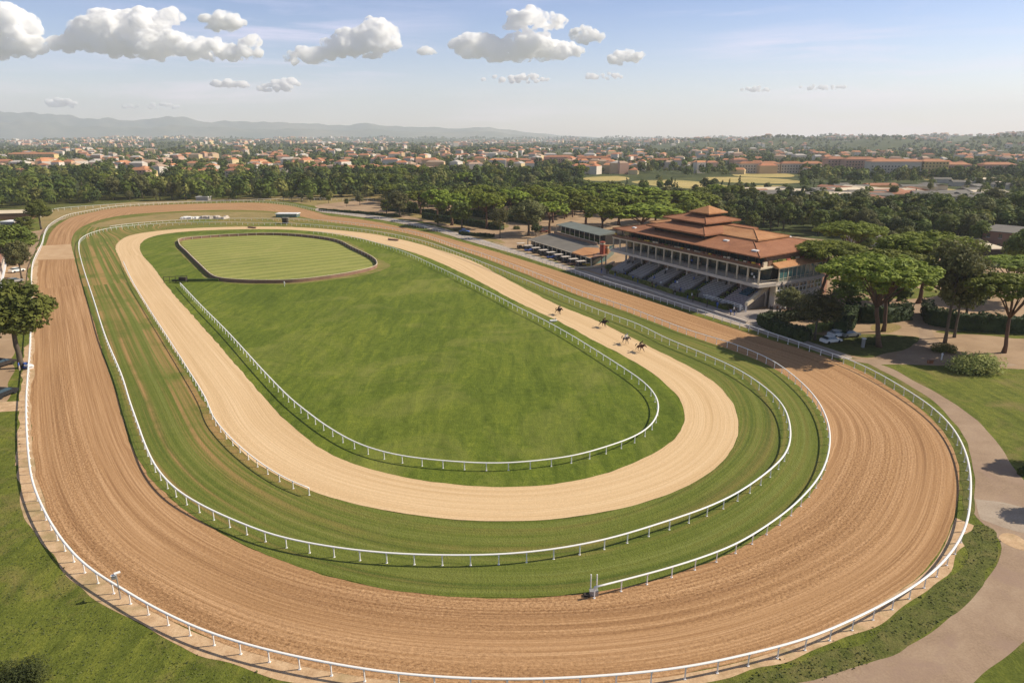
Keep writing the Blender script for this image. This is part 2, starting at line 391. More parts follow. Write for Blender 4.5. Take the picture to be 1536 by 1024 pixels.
DI = [(123, 430), (141, 483), (158, 542), (176, 595), (190, 645), (203, 683), (232, 724), (265, 757), (315, 790), (373, 823), (435, 846), (500, 867), (583, 885), (666, 895), (748, 897.5), (831, 896.5), (889, 891), (940, 881), (1000, 866), (1051, 849), (1102, 828), (1154, 797), (1195, 765), (1230, 722), (1245, 685), (1243, 645), (1225, 608), (1195, 576), (1154, 548), (1102, 527), (1031, 503), (938, 467), (870, 444), (795, 414), (720, 385),
      (684, 373), (634, 356), (584, 345), (530, 338), (484, 331.5), (440, 323), (400, 316.5), (330, 315), (250, 318), (190, 322.5), (150, 330), (122, 341), (111, 351), (107, 362), (112, 388)]
SO = [(178, 385), (192, 415), (246, 500), (310, 600), (331, 645), (373, 687), (435, 724), (500, 748), (583, 768), (666, 779), (748, 783), (831, 780), (914, 768), (1000, 744), (1051, 720), (1092, 686), (1108, 654), (1107, 623), (1087, 587), (1051, 559), (1000, 533), (952, 509), (897, 482), (842, 460), (768, 423), (709, 392), (659, 375), (609, 361), (559, 351), (484, 343.5), (430, 340.5), (384, 340), (325, 341), (250, 345), (200, 352), (180, 361), (173, 372)]
SI = [(229, 400), (257, 437.5), (313, 500), (356, 550), (399, 600), (435, 637), (500, 685), (583, 712), (666, 726), (748, 732), (831, 728), (914, 710), (1000, 670), (1023, 648), (1029, 623), (1020, 597), (975, 557), (936, 534), (889, 510), (842, 484), (780, 455), (740, 434), (696, 411), (640, 386), (601, 373.5), (544, 359), (486, 349), (429, 344.5), (343, 344.5), (286, 347), (243, 351.5), (219, 359), (210, 369), (213, 382)]
rough = lambda q, a=.12: jitter(q, a, 3)
dec = curve(DE, True, it=40); dic = curve(DI, True, it=25); soc = curve(SO, True, it=25); sic = curve(SI, True, it=25)
# ------------------------------------------------------------------ terrain: one sheet to the horizon
def hills(x, y):
    r = np.hypot(x, y); az = np.degrees(np.arctan2(x, y))
    far = np.clip((r-1500)/2500, 0, 1)
    h = far*(9*np.sin(x/900+1.3)*np.sin(y/1300+.4)+7*np.sin(x/430+y/700)+5*np.sin(x/210-y/330))
    right = np.clip((az-2)/22, 0, 1)
    ridge = np.exp(-((r-5200)/1300)**2)
    h += right*ridge*(36+6*np.sin(az*1.1)+4*np.sin(az*2.9+1))*np.clip((az-2)/9, 0, 1)
    h += right*np.exp(-((r-3300)/600)**2)*(22+10*np.sin(az*.9+2))
    h += np.exp(-((r-6000)/900)**2)*np.clip(1-np.abs(az+16)/2.4, 0, 1)*30
    h += np.exp(-((r-7500)/1500)**2)*22*(1+.4*np.sin(az*1.7))
    return h*np.clip((r-1400)/900, 0, 1)
rr = np.concatenate([[0], np.linspace(40, 700, 12), np.geomspace(760, 15500, 90)])
aa = np.linspace(0, 2*PI, 289)[:-1]
R_, A_ = np.meshgrid(rr, aa, indexing='ij'); X = R_*np.sin(A_); Y = R_*np.cos(A_); Z = hills(X, Y)
V = np.dstack([X, Y, Z]).reshape(-1, 3); na = len(aa)
i = np.arange(len(rr)-1)[:, None]*na; j = np.arange(na)[None]; j2 = (j+1) % na
Fq = np.stack([i+j, i+na+j, i+na+j2, i+j2], 2).reshape(-1, 4)[:, ::-1]
m, nt = new_mat('countryside'); p = coord(nt)
b1 = noise(nt, p, .004, 8, .62, .5); b2 = noise(nt, p, .018, 6, .65, .3); b3 = noise(nt, p, .15, 5, .7)
vo = nd(nt, 'ShaderNodeTexVoronoi', {'Vector': p, 'Scale': .007}, distance='MANHATTAN').outputs['Color']
fld = mix(nt, two_sep(nt, vo, 0), (.16, .17, .05), (.42, .33, .14))
col = ramp(nt, b2, [(.35, (.022, .036, .012)), (.55, (.045, .062, .02)), (.72, (.13, .13, .05))])
f = nd(nt, 'ShaderNodeMapRange', {'Value': b1, 'From Min': .60, 'From Max': .66, 'To Max': .7}).outputs[0]
col = mix(nt, f, col, fld)
col = mix(nt, .45, col, ramp(nt, b3, [(.3, (.02, .035, .012)), (.7, (.17, .17, .07))]))
out(nt, col, .95, b3, .5, .4, spec=.05)
M['country'] = m
me = mesh_np('ground', V, Fq, [m], smooth=True); tag(link(bpy.data.objects.new('ground', me)), kind='structure')
# ------------------------------------------------------------------ near ground
lawn_q = [W(-260, 1200), W(1900, 1200), W(2200, 640), W(1900, 440), W(1300, 400), W(1000, 330), W(600, 312), W(420, 300), W(60, 306), W(-120, 325), W(-400, 430), W(-500, 800)]
fill('lawn', resample(np.array(lawn_q), True, 4), .006, M['lawn'])
ribbon('dirt_track', dec, dic, .030, M['dirt'], 8)
ribbon('turf_track', dic, soc, .042, M['turf'], 8)
ribbon('sand_track', soc, sic, .062, M['sand'], 6)
fill('infield_grass', sic, .052, M['infield'])
# verge of pale sand under the outer rail
vo_ = [(34, 520), (31, 600), (25, 650), (25, 703), (37, 778), (75, 836), (116, 881), (166, 919), (232, 956), (310, 989), (393, 1016), (500, 1040), (650, 1058), (800, 1058), (1000, 1040), (1080, 1022), (1125, 1008), (1205, 983), (1287, 953), (1348, 922), (1399, 886), (1440, 846), (1456, 807), (1462, 782)]
vo_c = curve(vo_, False); dd = [tuple(q) for q in DE]
vin = curve([(50, 511), (46, 600), (47, 640), (51, 687), (58, 723), (93, 803), (151, 866), (231, 916), (290, 948), (430, 993), (583, 1020), (748, 1030), (914, 1024), (1090, 998), (1225, 953), (1335, 894), (1379, 866), (1410, 831), (1433, 776)], False)
fill('sandy_verge', np.vstack([jitter(smooth_curve(vo_c, False, 60), .15, 3)[1:-1], vin[::-1]]), .018, M['verge'])
# road outside the right bend
road = [(1287, 540), (1307, 548), (1352, 572), (1400, 603), (1432, 634), (1452, 666), (1461, 703), (1462, 742), (1461, 782), (1481, 789), (1504, 805), (1492, 853), (1461, 889), (1420, 930), (1358, 971), (1287, 1002), (1205, 1026), (1120, 1050), (1400, 1062), (1461, 1026), (1502, 991), (1540, 958), (1700, 860), (1900, 700), (1700, 790), (1570, 770), (1540, 725), (1522, 700), (1491, 659), (1445, 613), (1389, 582), (1322, 546)]
patch('road', road, .02, M['asphalt'], 1.0, True, .12)
patch('road_apron', [(1462, 748), (1500, 752), (1560, 768), (1620, 800), (1560, 806), (1508, 792), (1470, 778)], .027, M['concrete'], 1, False, .05)
patch('sand_spill', [(1500, 796), (1540, 806), (1560, 830), (1520, 826), (1496, 812)], .032, M['verge'], .6, True, .15)
patch('rough_grass_verge', [(1123, 1012), (1205, 986), (1287, 956), (1348, 925), (1399, 889), (1440, 848), (1456, 807), (1461, 782), (1481, 789), (1504, 807), (1492, 853), (1461, 889), (1420, 930), (1358, 971), (1287, 1002), (1205, 1026), (1100, 1050), (1020, 1050)], .024, M['rough_grass'], .8, True, .3)
patch('grass_strip', [(1290, 552), (1352, 581), (1400, 612), (1430, 645), (1450, 680), (1458, 720), (1455, 760), (1446, 790), (1440, 745), (1442, 715), (1434, 676), (1404, 630), (1350, 590)], .026, M['rough_grass'], .8, True, .25)
# yard behind the rail: stand, tree park and lanes
yard = [(472, 309), (560, 322), (640, 334), (700, 350), (768, 372), (860, 400), (964, 434), (1100, 477), (1200, 509), (1287, 541), (1322, 545), (1420, 548), (1600, 556), (1750, 520), (1700, 430), (1480, 380), (1240, 360), (1000, 330), (700, 300), (560, 300)]
patch('sandy_yard', yard, .014, M['yard'], 1.5, True, .3)
patch('pale_path', [(476, 312), (521, 318.5), (571, 324.5), (640, 336.5), (700, 352.5), (768, 372.5), (840, 395), (964, 432), (1100, 474), (1205, 509), (1290, 540), (1262, 540), (1205, 520), (1100, 486), (964, 443), (840, 403), (768, 380), (700, 361), (640, 343), (571, 330), (521, 323), (476, 317)], .034, M['path'], 1.2, True, .1)
for px, mt in [([(1142, 500), (1200, 512), (1262, 531), (1300, 536), (1350, 524), (1385, 505), (1350, 503), (1290, 500), (1240, 505), (1200, 498)], 'rough_grass'),
               ([(580, 312), (660, 318), (740, 330), (760, 342), (700, 340), (620, 326)], 'dry_grass'), ([(1390, 498), (1460, 494), (1600, 500), (1600, 512), (1460, 502)], 'lawn'),
               ([(1290, 440), (1350, 430), (1420, 436), (1400, 446), (1330, 448)], 'lawn'), ([(640, 345), (720, 352), (760, 366), (735, 362), (680, 352)], 'dry_grass'), ([(1300, 488), (1340, 484), (1352, 492), (1320, 500)], 'dry_grass')]:
    patch('grass_bed', px, .022, M[mt], 1, True, .3)
patch('lane', [(1362, 452), (1390, 455), (1388, 480), (1400, 500), (1418, 530), (1380, 546), (1340, 540), (1378, 512), (1376, 490), (1360, 470)], .026, M['asphalt'], 1, True, .1)
patch('lane', [(1262, 536), (1300, 540), (1350, 536), (1420, 532), (1480, 540), (1540, 548), (1420, 549), (1350, 546), (1290, 545)], .027, M['asphalt'], 1, True, .1)
patch('terrace_paving', [(900, 398), (1125, 465), (1165, 463), (1200, 478), (1120, 492), (1100, 474), (960, 430), (860, 398)], .03, M['paving'], 1, False, .05)
# far bend: dried patch of turf
patch('dry_turf', [(135, 340), (160, 332), (200, 326), (260, 320), (330, 318), (400, 319.5), (436, 325), (470, 331), (400, 328.5), (300, 329.5), (220, 333.5), (160, 341)], .048, M['dry_grass'], 1.5, True, .3)
patch('track_crossing', [(57, 369), (108, 366), (113, 388), (53, 390)], .038, M['crossing'], 1, False, .25)
patch('oval_grass', [(273, 364.5), (278, 360), (305, 357), (350, 354.5), (400, 353), (443, 355), (500, 362), (528, 375), (556, 389), (562, 395), (560, 401), (542, 407), (500, 414), (443, 419), (400, 420), (358, 419), (331, 416), (319, 411), (300, 394), (283, 377)], .07, M['oval'], 1, True, 0)
patch('worn_ring', [(262, 364), (272, 356), (305, 353), (400, 348.5), (450, 350), (510, 359), (560, 384), (582, 397), (576, 405), (545, 413), (500, 420), (443, 426), (380, 427), (330, 423), (310, 417), (290, 399)], .06, M['worn_grass'], 1, True, .3)
# left side: lanes and yard by the stables
patch('sandy_lane', [(-60, 300+52), (20, 352), (62, 345), (92, 329), (120, 322), (78, 334), (60, 356), (57, 366), (46, 390), (40, 420), (34, 430), (20, 500), (18, 560), (12, 602), (-8, 640), (-90, 640), (-120, 420)], .016, M['yard'], 1.5, False, .3)
patch('cross_lane', [(-60, 606), (34, 602), (36, 616), (-60, 622)], .022, M['verge'], 1, False, .2)
patch('rail_footing', [(49.5, 392), (47, 434), (45, 511), (41, 560), (38, 600), (30, 640), (24, 700), (32, 690), (44, 640), (47, 600), (50, 540), (53, 470), (55, 420), (58, 380)], .032, M['verge'], 1, False, .15)
patch('rough_meadow', [(-200, 300), (40, 296), (300, 290), (600, 288), (600, 298), (384, 301), (250, 303.5), (140, 312), (75, 320), (20, 326), (-60, 330), (-200, 340)], .010, M['rough_grass'], 2, True, .3)
patch('dirt_apron', [(62, 347), (92, 329), (135, 318), (180, 310), (300, 303), (384, 300.5), (430, 302), (478, 310), (560, 306), (700, 300), (560, 290), (384, 296), (200, 303), (75, 315), (60, 325)], .012, M['dry_grass'], 1.5, False, .3)
for px in [[(880, 266), (925, 264), (945, 268), (920, 272), (885, 271)], [(948, 272), (1010, 270), (1060, 274), (1100, 282), (1060, 284), (985, 279)], [(1060, 266), (1120, 266), (1190, 270), (1196, 275), (1130, 275), (1070, 272)], [(1118, 280), (1165, 278), (1200, 284), (1190, 289), (1140, 287)], [(1108, 259), (1150, 258), (1188, 262), (1180, 266), (1112, 265)],
           [(738, 268.5), (790, 267), (845, 266.5), (850, 270), (780, 272)], [(1385, 269), (1450, 268), (1500, 269), (1490, 272), (1420, 273)], [(1255, 285), (1320, 279), (1400, 281), (1450, 289), (1390, 294), (1300, 296)], [(700, 247), (800, 246), (800, 249), (700, 249.5)], [(640, 226.5), (700, 226), (720, 228), (640, 229)], [(915, 219.5), (945, 219.5), (945, 221), (910, 221)]]:
    Q = np.array([W(a, b) for a, b in px]); Q = catmull(Q, True, 15); r0 = np.hypot(*Q.T).max()
    fill('field', Q, .02 if r0 < 1500 else float(hills(Q[:, 0], Q[:, 1]).max())+.5, M['field'])
# ------------------------------------------------------------------ running rails
def rail_fence(name, Q, closed, label, spacing=2.75, h=1.2, rw=.11, pw=.055, mat='white', group='white running rails', foot=0.0, cat='running rail', z=0.0, flat=.55):
    c = Q.mean(0); root = empty(name, (Q[0][0], Q[0][1], 0), 0, label, cat, group)
    off = np.array([Q[0][0], Q[0][1]]); P = Q-off
    mb = MB(); Pr = resample(P, closed, 1.0 if len(P) < 2000 else 1.5)
    mb.tube([(a, b, h) for a, b in Pr], rw, M[mat], 8, closed, flat); mb.build('rail', root, True)
    posts = resample(P, closed, spacing)
    dist = np.hypot(posts[:, 0]+off[0], posts[:, 1]+off[1]-0)
    order = np.argsort(dist)
    # one post mesh: leg with a bent foot and a bracket below the rail
    def post_mb(mb, x, y, far=False):
        mb.tube([(x, y, 0), (x, y, h-.05)], pw*(1.0 if not far else 1.15), M[mat], 6 if not far else 4)
        if not far:
            mb.box((x, y, .03), (.2, .2, .06), M[mat]); mb.box((x, y, h-.12), (.16, .16, .1), M[mat])
    pm = MB(); post_mb(pm, 0, 0); pme = pm.mesh('post')
    for k in order[:100]: obj('post', pme, root, (posts[k][0], posts[k][1], 0))
    if len(order) > 100:
        mb = MB()
        for k in order[100:]: post_mb(mb, posts[k][0], posts[k][1], True)
        tag(mb.build('far_posts', root), kind='stuff')
    return root
rail_fence('running_rail', orc, True, 'longest white rail, running all round the outside of the brown dirt track', rw=.12, pw=.06)
MRp = [(123, 395), (141, 451), (158, 504), (183, 564), (194, 600), (207, 637), (219, 670), (236, 703), (265, 734), (306, 759), (352, 780), (414, 803), (500, 820), (583, 829), (666, 832), (748, 831), (831, 823), (914, 807), (1000, 781), (1051, 764), (1102, 741), (1154, 705), (1179, 679), (1186, 648), (1174, 607), (1143, 577), (1102, 551), (1051, 528), (1000, 507), (955, 485), (902, 466), (835, 439), (768, 411), (684, 378), (634, 361), (559, 346), (484, 338), (429, 334.5), (384, 334), (320, 333), (250, 334.5), (200, 338), (165, 342), (137, 349), (121, 358), (118, 370)]
mrc = curve(MRp, True, 1.2, 1.0, 6)
rail_fence('running_rail', mrc, True, 'white rail looping through the turf between the brown dirt track and the pale sand track', rw=.12, pw=.06)
R1 = [(892, 880), (940, 868), (1000, 852), (1051, 836), (1102, 816), (1154, 785), (1195, 753), (1230, 712), (1244, 672), (1242, 634), (1224, 597), (1194, 566), (1154, 538), (1102, 516), (1031, 494), (938, 459), (870, 436), (795, 406), (720, 379), (684, 368), (634, 351), (584, 341), (530, 334), (484, 330), (429, 328), (384, 327.5), (315, 328), (250, 331), (200, 335), (165, 339)]
rail_fence('running_rail', curve(R1, False, 1.2, 1.0, 3), False, 'white rail edging the brown dirt inside, from the bottom bend past the stand', rw=.11, pw=.055)
IR = [(270, 424), (300, 456), (342, 498), (400, 561), (439, 600), (460, 616.5), (480, 632), (500, 645), (541, 667), (599, 683), (657, 690), (700, 693), (748, 695), (810, 690), (864, 683), (910, 669), (947, 657), (976, 639), (988, 616), (987, 600), (980, 587), (964, 571), (944, 557), (889, 522), (858, 503), (835, 490), (811, 477), (780, 462), (740, 441), (700, 421), (650, 397), (600, 375), (550, 360), (511, 351), (470, 347)]
rail_fence('running_rail', curve(IR, False, 1.1, 1.0, 12), False, 'innermost white rail curving round the green infield inside the pale sand track', h=1.1, rw=.12, pw=.06)
LR = [(185, 392), (198, 420), (222, 460), (246, 497), (280, 550), (308, 596), (322, 628), (350, 660), (373, 680), (400, 700), (435, 720), (463, 731)]
rail_fence('running_rail', curve(LR, False, 1.0, 1.0, 3), False, 'short low white rail along the left outer edge of the pale sand track', h=1.0, rw=.08, pw=.055)
# distant white boundary fence behind the far bend
rail_fence('boundary_fence', curve([(60, 322), (75, 314), (140, 308), (250, 303), (384, 299), (450, 297), (520, 298), (560, 298)], False, 1.5, 2, 2), False, 'low pale boundary fence in front of the tree belt beyond the far bend', 4.0, 1.5, .12, .08, group=None, cat='fence')
# ------------------------------------------------------------------ trees
def leaves(centers, rad, n_each, size, up=.3, out_=1.0, shell=.55):
    """leaf clumps: quads through each ellipsoid lobe. centers (k,3) rad (k,3)"""
    k = len(centers); N = k*n_each
    c = np.repeat(centers, n_each, 0); r = np.repeat(rad, n_each, 0)
    d = rng.normal(size=(N, 3)); d /= np.linalg.norm(d, axis=1, keepdims=True)
    rr_ = shell+(1-shell)*rng.random((N, 1))**.6
    p = c+d*r*rr_
    nrm = d/np.maximum(r, 1e-4)*r.mean()*out_+rng.normal(size=(N, 3))*.42; nrm[:, 2] += up
    return quads(p, nrm, size*rng.uniform(.6, 1.35, (N, 1)))
def quads(p, nrm, s):
    nrm = nrm/np.maximum(np.linalg.norm(nrm, axis=1, keepdims=True), 1e-6)
    a = np.cross(nrm, rng.normal(size=nrm.shape)); a /= np.maximum(np.linalg.norm(a, axis=1, keepdims=True), 1e-6)
    b = np.cross(nrm, a); asp = rng.uniform(.55, 1, (len(p), 1))
    V = np.stack([p-a*s-b*s*asp*.3, p+b*s*asp*-1, p+a*s+b*s*asp*.2, p+b*s*asp], 1).reshape(-1, 3)
    Fq = np.arange(len(V)).reshape(-1, 4)
    return V, Fq
def pine_crown(nl, each, leaf, thick=.34):
    """umbrella crown: radius 1, centre of the dome at z=0"""
    a = rng.uniform(0, 2*PI, nl); r = np.sqrt(rng.random(nl))*.84
    z = thick*(1-r**2.2)*.75+rng.normal(size=nl)*.04-.03
    cs = np.stack([r*np.cos(a)*rng.uniform(.9, 1.08, nl), r*np.sin(a), z], 1)
    low = rng.random(nl) < .25; cs[low, 2] -= thick*.6*rng.random(low.sum()); cs[low, :2] *= .85
    s = rng.uniform(.07, .14, (nl, 1))*(1 if nl > 200 else 1.25); rad = np.hstack([s, s, s*.6])
    V, Fq = leaves(cs, rad, each, leaf, up=.8, out_=1.2, shell=.7)
    return V, Fq, cs
def round_crown(nl, each, leaf, tall=1.0, low=-.9):
    d = rng.normal(size=(nl, 3)); d /= np.linalg.norm(d, axis=1, keepdims=True)
    r = rng.random((nl, 1))**.45*.78
    cs = d*r*np.array([1, 1, tall]); cs[:, :2] *= (1.05-.28*np.clip(cs[:, 2:]/tall, -1, 1))
    cs[:, 2] = np.maximum(cs[:, 2], low*tall)
    s = rng.uniform(.18, .36, (nl, 1)); rad = np.hstack([s, s, s*.8])
    V, Fq = leaves(cs, rad, each, leaf, up=.45, shell=.6)
    return V, Fq, cs
def cone_crown(nl, each, leaf, tall=2.2):
    t = rng.random(nl); a = rng.uniform(0, 2*PI, nl); r = (1-t)**.75*np.sqrt(rng.random(nl))*.85+.05
    cs = np.stack([r*np.cos(a), r*np.sin(a), (t-.5)*2*tall], 1)
    s = rng.uniform(.14, .28, (nl, 1))*(1.1-.5*t[:, None]); rad = np.hstack([s, s, s*.9])
    V, Fq = leaves(cs, rad, each, leaf, up=.4, shell=.5)
    return V, Fq, cs
def trunk_mesh(cs, bottom, split, mat, k=7, r0=.035, spread=.7, seed=0, lean=0):
    """tapered trunk up to `split`, then limbs to chosen lobe centres; z from bottom (0 = crown centre)"""
    rs = random.Random(seed); mb = MB()
    lx = lean
    pts = [(lx*(t-1)*1.0+rs.uniform(-.012, .012), rs.uniform(-.012, .012), bottom+(split-bottom)*t) for t in np.linspace(0, 1, 6)]
    pts[0] = (pts[0][0], pts[0][1], bottom-.02)
    mb.tube(pts, [r0*1.5, r0*1.08, r0, r0*.93, r0*.87, r0*.8], mat, 8)
    top = Vector(pts[-1])
    sel = [cs[i] for i in rs.sample(range(len(cs)), min(k, len(cs)))]
    for c in sel:
        c = Vector(c)*spread; c.z = c.z/spread if spread else c.z
        m1 = top.lerp(c, .45)+Vector((rs.uniform(-.05, .05), rs.uniform(-.05, .05), -.03))
        mb.tube([top-Vector((0, 0, .03)), m1, c], [r0*.6, r0*.4, r0*.16], mat, 5)
    return mb.mesh('trunk', True)
# kinds: unit radius crowns; (crown mesh, trunk mesh, bottom z, crown top z)
KIND = {}
def reg(kind, crown, mat, bark, bottom, split, **kw):
    V, Fq, cs = crown; me = mesh_np('crown', V, Fq, [M[mat]])
    tr = trunk_mesh(cs, bottom, split, M[bark], seed=len(KIND), **kw)
    KIND.setdefault(kind, []).append((me, tr, bottom, float(np.percentile(V[:, 2], 99.7)), V, Fq))
for s in range(4):
    reg('pine', pine_crown(300, 75, .025, .36), 'pine', 'bark', -1.45, -.62, k=11, r0=.036, spread=.8, lean=(s-1.5)*.09)
for s in range(3): reg('pine_far', pine_crown(80, 60, .05, .52), 'pine', 'bark', -1.1, -.35, k=6, r0=.05)
for s in range(5): reg('round', round_crown(60, 55, .075, [1, 1.15, .9, 1.25, 1.05][s]), ['leaf', 'leaf', 'leaf_dark', 'leaf', 'leaf_olive'][s], 'bark_grey', -1.75, -.6, k=6, r0=.06)
for s in range(3): reg('near_round', round_crown(90, 120, .05, [1, 1.1, .95][s]), ['leaf', 'leaf_olive', 'leaf'][s], 'bark_grey', -1.9, -.6, k=9, r0=.06)
for s in range(2): reg('airy', round_crown(70, 80, .045, 1.15), 'leaf_olive', 'bark_grey', -2.0, -.3, k=14, r0=.045, spread=.9)
for s in range(2): reg('loose', cone_crown(80, 90, .055, 1.5), 'leaf_olive', 'bark', -2.3, .9, k=14, r0=.055, spread=.9)
for s in range(3): reg('cone', cone_crown(45, 50, .075, 2.0), ['leaf_dark', 'leaf_dark', 'hedge'][s], 'bark_grey', -2.5, 1.0, k=3, r0=.07)
NT = {}
def tree(kind, x, y, w, h, label=None, group=None, name=None, cat='tree', squash=1.0):
    """w crown width, h total height (metres)"""
    vs = KIND[kind]; q = NT.get(kind, 0); NT[kind] = q+1
    cm, tm, bot, top = vs[q % len(vs)][:4]
    nm = name or {'pine': 'stone_pine', 'pine_far': 'stone_pine', 'round': 'broadleaf_tree', 'near_round': 'broadleaf_tree', 'airy': 'olive_tree', 'loose': 'conifer_tree', 'cone': 'cypress_tree'}[kind]
    zt = float(hills(np.array(x), np.array(y)))
    r = empty(nm, (x, y, zt), random.uniform(0, 2*PI) if kind != 'pine' else random.uniform(-.4, .4), label, cat, group)
    s = w/2*(1.26 if kind.startswith('pine') else 1.0); total = top-bot; sz = h/total
    for n, me in (('crown', cm), ('trunk', tm)):
        o = obj(n, me, r, (0, 0, -bot*sz)); o.scale = (s, s, sz)
    return r
def tree_px(kind, xb, yb, ytop, wpx, label, **kw):
    """base at photo pixel (xb,yb); height from the pixel of its top"""
    g = W(xb, yb); zc = depth(g[0], g[1]); 
    # solve h: projected y of (g, h) = ytop
    v = -(ytop-512)/F; # up/zc with up=(Y*SP+(z-CH)*CP)
    Yc = g[1]; h = (v*(Yc*CP+CH*SP)-Yc*SP+CH*CP)/(CP+v*SP)
    zc2 = Yc*CP-(h*.75-CH)*SP
    return tree(kind, g[0], g[1], wpx*zc2/F, h, label, **kw)
def tree_top(kind, xt, ytop, wpx, h, label, **kw):
    g = W(xt, ytop, h); zc = depth(g[0], g[1], h*.8)
    return tree(kind, g[0], g[1], wpx*zc/F, h, label, **kw)
# --- pines and trees right of the stand
P = tree_px
P('pine', 1305, 520, 384, 150, 'big forked stone pine nearest the stand end, beside the white parked cars')
P('pine', 1322, 497, 376, 118, 'dark stone pine tight behind the big forked pine')
P('pine', 1381, 455, 350, 128, 'bright green stone pine with a wide flat crown at the top of the lane')
P('pine', 1237, 448, 362, 104, 'stone pine whose crown overlaps the right end of the stand roof')
P('pine', 1270, 405, 333, 92, 'lone flat stone pine behind the right end of the stand roof')
P('pine', 1503, 529, 412, 118, 'stone pine standing alone on the sandy ground at the right edge')
P('pine', 1512, 452, 385, 96, 'low spreading stone pine behind the one at the right edge')
P('pine', 1354, 452, 362, 88, 'stone pine half hidden between the lane and the hedges')
P('airy', 1417, 514, 360, 100, 'tall loose olive-green conifer beside the lane')
P('near_round', 1431, 506, 392, 60, 'shaded conifer leaning close behind the tall loose one')
P('airy', 1222, 510, 436, 74, 'thin-leaved olive tree in front of the dark hedge corner')
P('near_round', 1182, 474, 432, 48, 'small dark round tree against the end wall of the stand')
P('round', 1330, 470, 412, 70, 'dark leafy tree filling the gap under the big pines')
P('round', 1268, 474, 408, 66, 'dark leafy tree between the stand and the big forked pine')
P('round', 1448, 478, 420, 62, 'dark leafy tree behind the hedge right of the lane')
P('near_round', 1530, 418, 345, 60, 'dark bushy tree hiding the end of the reddish building')
tree('near_round', 70.5, 80.5, 5.0, 8.5, 'tree just outside the right edge, its shade falling on the road above the pale apron')
tree('near_round', 63.5, 68.8, 4.2, 7.5, 'smaller tree just outside the right edge, its shade falling on the pale apron')
# --- left edge
P('near_round', 32, 552, 424, 124, 'large spreading tree over the rail at the left edge, a blue tarpaulin at its foot')
P('near_round', -22, 520, 452, 84, 'tree cut off by the left edge, crown touching the large spreading one')
P('near_round', 33, 418, 362, 40, 'middle-sized tree between the stable lane and the outer rail')
P('near_round', 22, 398, 338, 70, 'wide dark crown behind the stable lane at the far left')
P('near_round', 62, 344, 300, 38, 'bushy tree beside the long pale roof where the far bend begins')
P('round', 40, 352, 325, 34, 'low tree next to the long pale roof at the far left')
# --- tree park between the far bend and the annex
for a in [('pine_far', 631, 322, 286, 42, 'open stone pine left of the tree park, limbs showing against the ground'),
          ('round', 600, 326, 287, 34, 'first dark round tree at the left end of the tree park'),
          ('pine_far', 678, 338, 291, 60, 'dark wide stone pine behind the pale small tree'),
          ('round', 693, 345, 302, 38, 'pale green small tree in front of the dark wide pine'),
          ('pine_far', 730, 343, 290, 54, 'rounded stone pine with a straight trunk in the middle of the tree park'),
          ('airy', 750, 357, 312, 32, 'airy pale tree standing at the roadside by the straight'),
          ('near_round', 793, 354, 300, 58, 'broad dark tree at the left end of the annex'),
          ('pine_far', 824, 350, 302, 54, 'flat bright stone pine above the annex roof'),
          ('round', 657, 340, 322, 15, 'small dark clipped bush by the straight path'),
          ('round', 804, 357, 334, 18, 'round clipped bush at the annex corner'),
          ('round', 580, 322, 300, 22, 'small tree beside the far end of the white path'),
          ('round', 540, 308, 292, 16, 'small bush where the far lane meets the path'), ('round', 493, 305, 293, 10, 'tiny bush on the far lane, right one'),
          ('round', 466, 303, 290, 12, 'tiny bush on the far lane, middle one'), ('round', 452, 303, 289, 11, 'tiny bush on the far lane, left one'), ('round', 520, 310, 298, 8, 'lowest shrub beside the far lane')]:
    P(*a)
for a in [(880, 294, 60, 'annex'), (905, 303, 58, 'annex'), (965, 306, 105, 'stand'), (905, 274, 56, 'row'), (955, 280, 84, 'row'), (1012, 286, 92, 'row'), (765, 284, 56, 'park'), (740, 288, 44, 'park'), (700, 283, 50, 'park'), (830, 287, 44, 'park'), (655, 284, 42, 'park'), (720, 277, 40, 'park'), (800, 280, 46, 'park'), (850, 281, 50, 'park'), (1050, 290, 60, 'row'), (985, 300, 60, 'stand'), (930, 290, 60, 'row'), (690, 287, 40, 'park'), (1040, 300, 50, 'stand')]:
    tree_top('pine_far', a[0], a[1], a[2], random.uniform(13.5, 15.5), {'annex': 'flat-topped stone pine crowded behind the annex canopy', 'stand': 'wide stone pine showing above the left roof tip of the stand', 'row': 'stone pine in the long flat-topped row before the yellow field', 'park': 'stone pine among the crowded crowns of the tree park'}[a[3]],
             group='stone pines '+{'annex': 'behind the annex', 'stand': 'behind the stand', 'row': 'before the yellow field', 'park': 'of the tree park'}[a[3]])
# --- scattered individual trees, placed by band
def band(n, x0, x1, y0, y1, hr, kinds, label, group, lead=None, mask=None, minsep=0):
    done = []; tries = 0
    while len(done) < n and tries < n*60:
        tries += 1
        px, py = random.uniform(x0, x1), random.uniform(y0, y1)
        if mask and not mask(px, py): continue
        g = W(px, py); h = random.uniform(*hr)
        if any((g[0]-a)**2+(g[1]-b)**2 < minsep**2 for a, b in done): continue
        done.append(g); k = random.choice(kinds)
        tree(k, g[0], g[1], h*{'round': .82, 'pine_far': 1.05, 'cone': .42, 'near_round': .8, 'airy': .7, 'loose': .5}[k], h, label, group)
    return done
band(26, -30, 300, 296, 301, (10, 17), ['round', 'round', 'cone', 'round'], 'dark tree in the belt behind the far bend, left part', 'belt trees behind the far bend, left part', minsep=9)
band(24, 300, 600, 290, 296, (9, 16), ['round', 'round', 'cone', 'round'], 'dark tree in the belt behind the far bend, right part', 'belt trees behind the far bend, right part', minsep=9)
band(26, -30, 560, 283, 291, (10, 15), ['round', 'round', 'round', 'pine_far'], 'tree deeper in the belt behind the far bend', 'trees deeper in the belt behind the far bend', minsep=10)
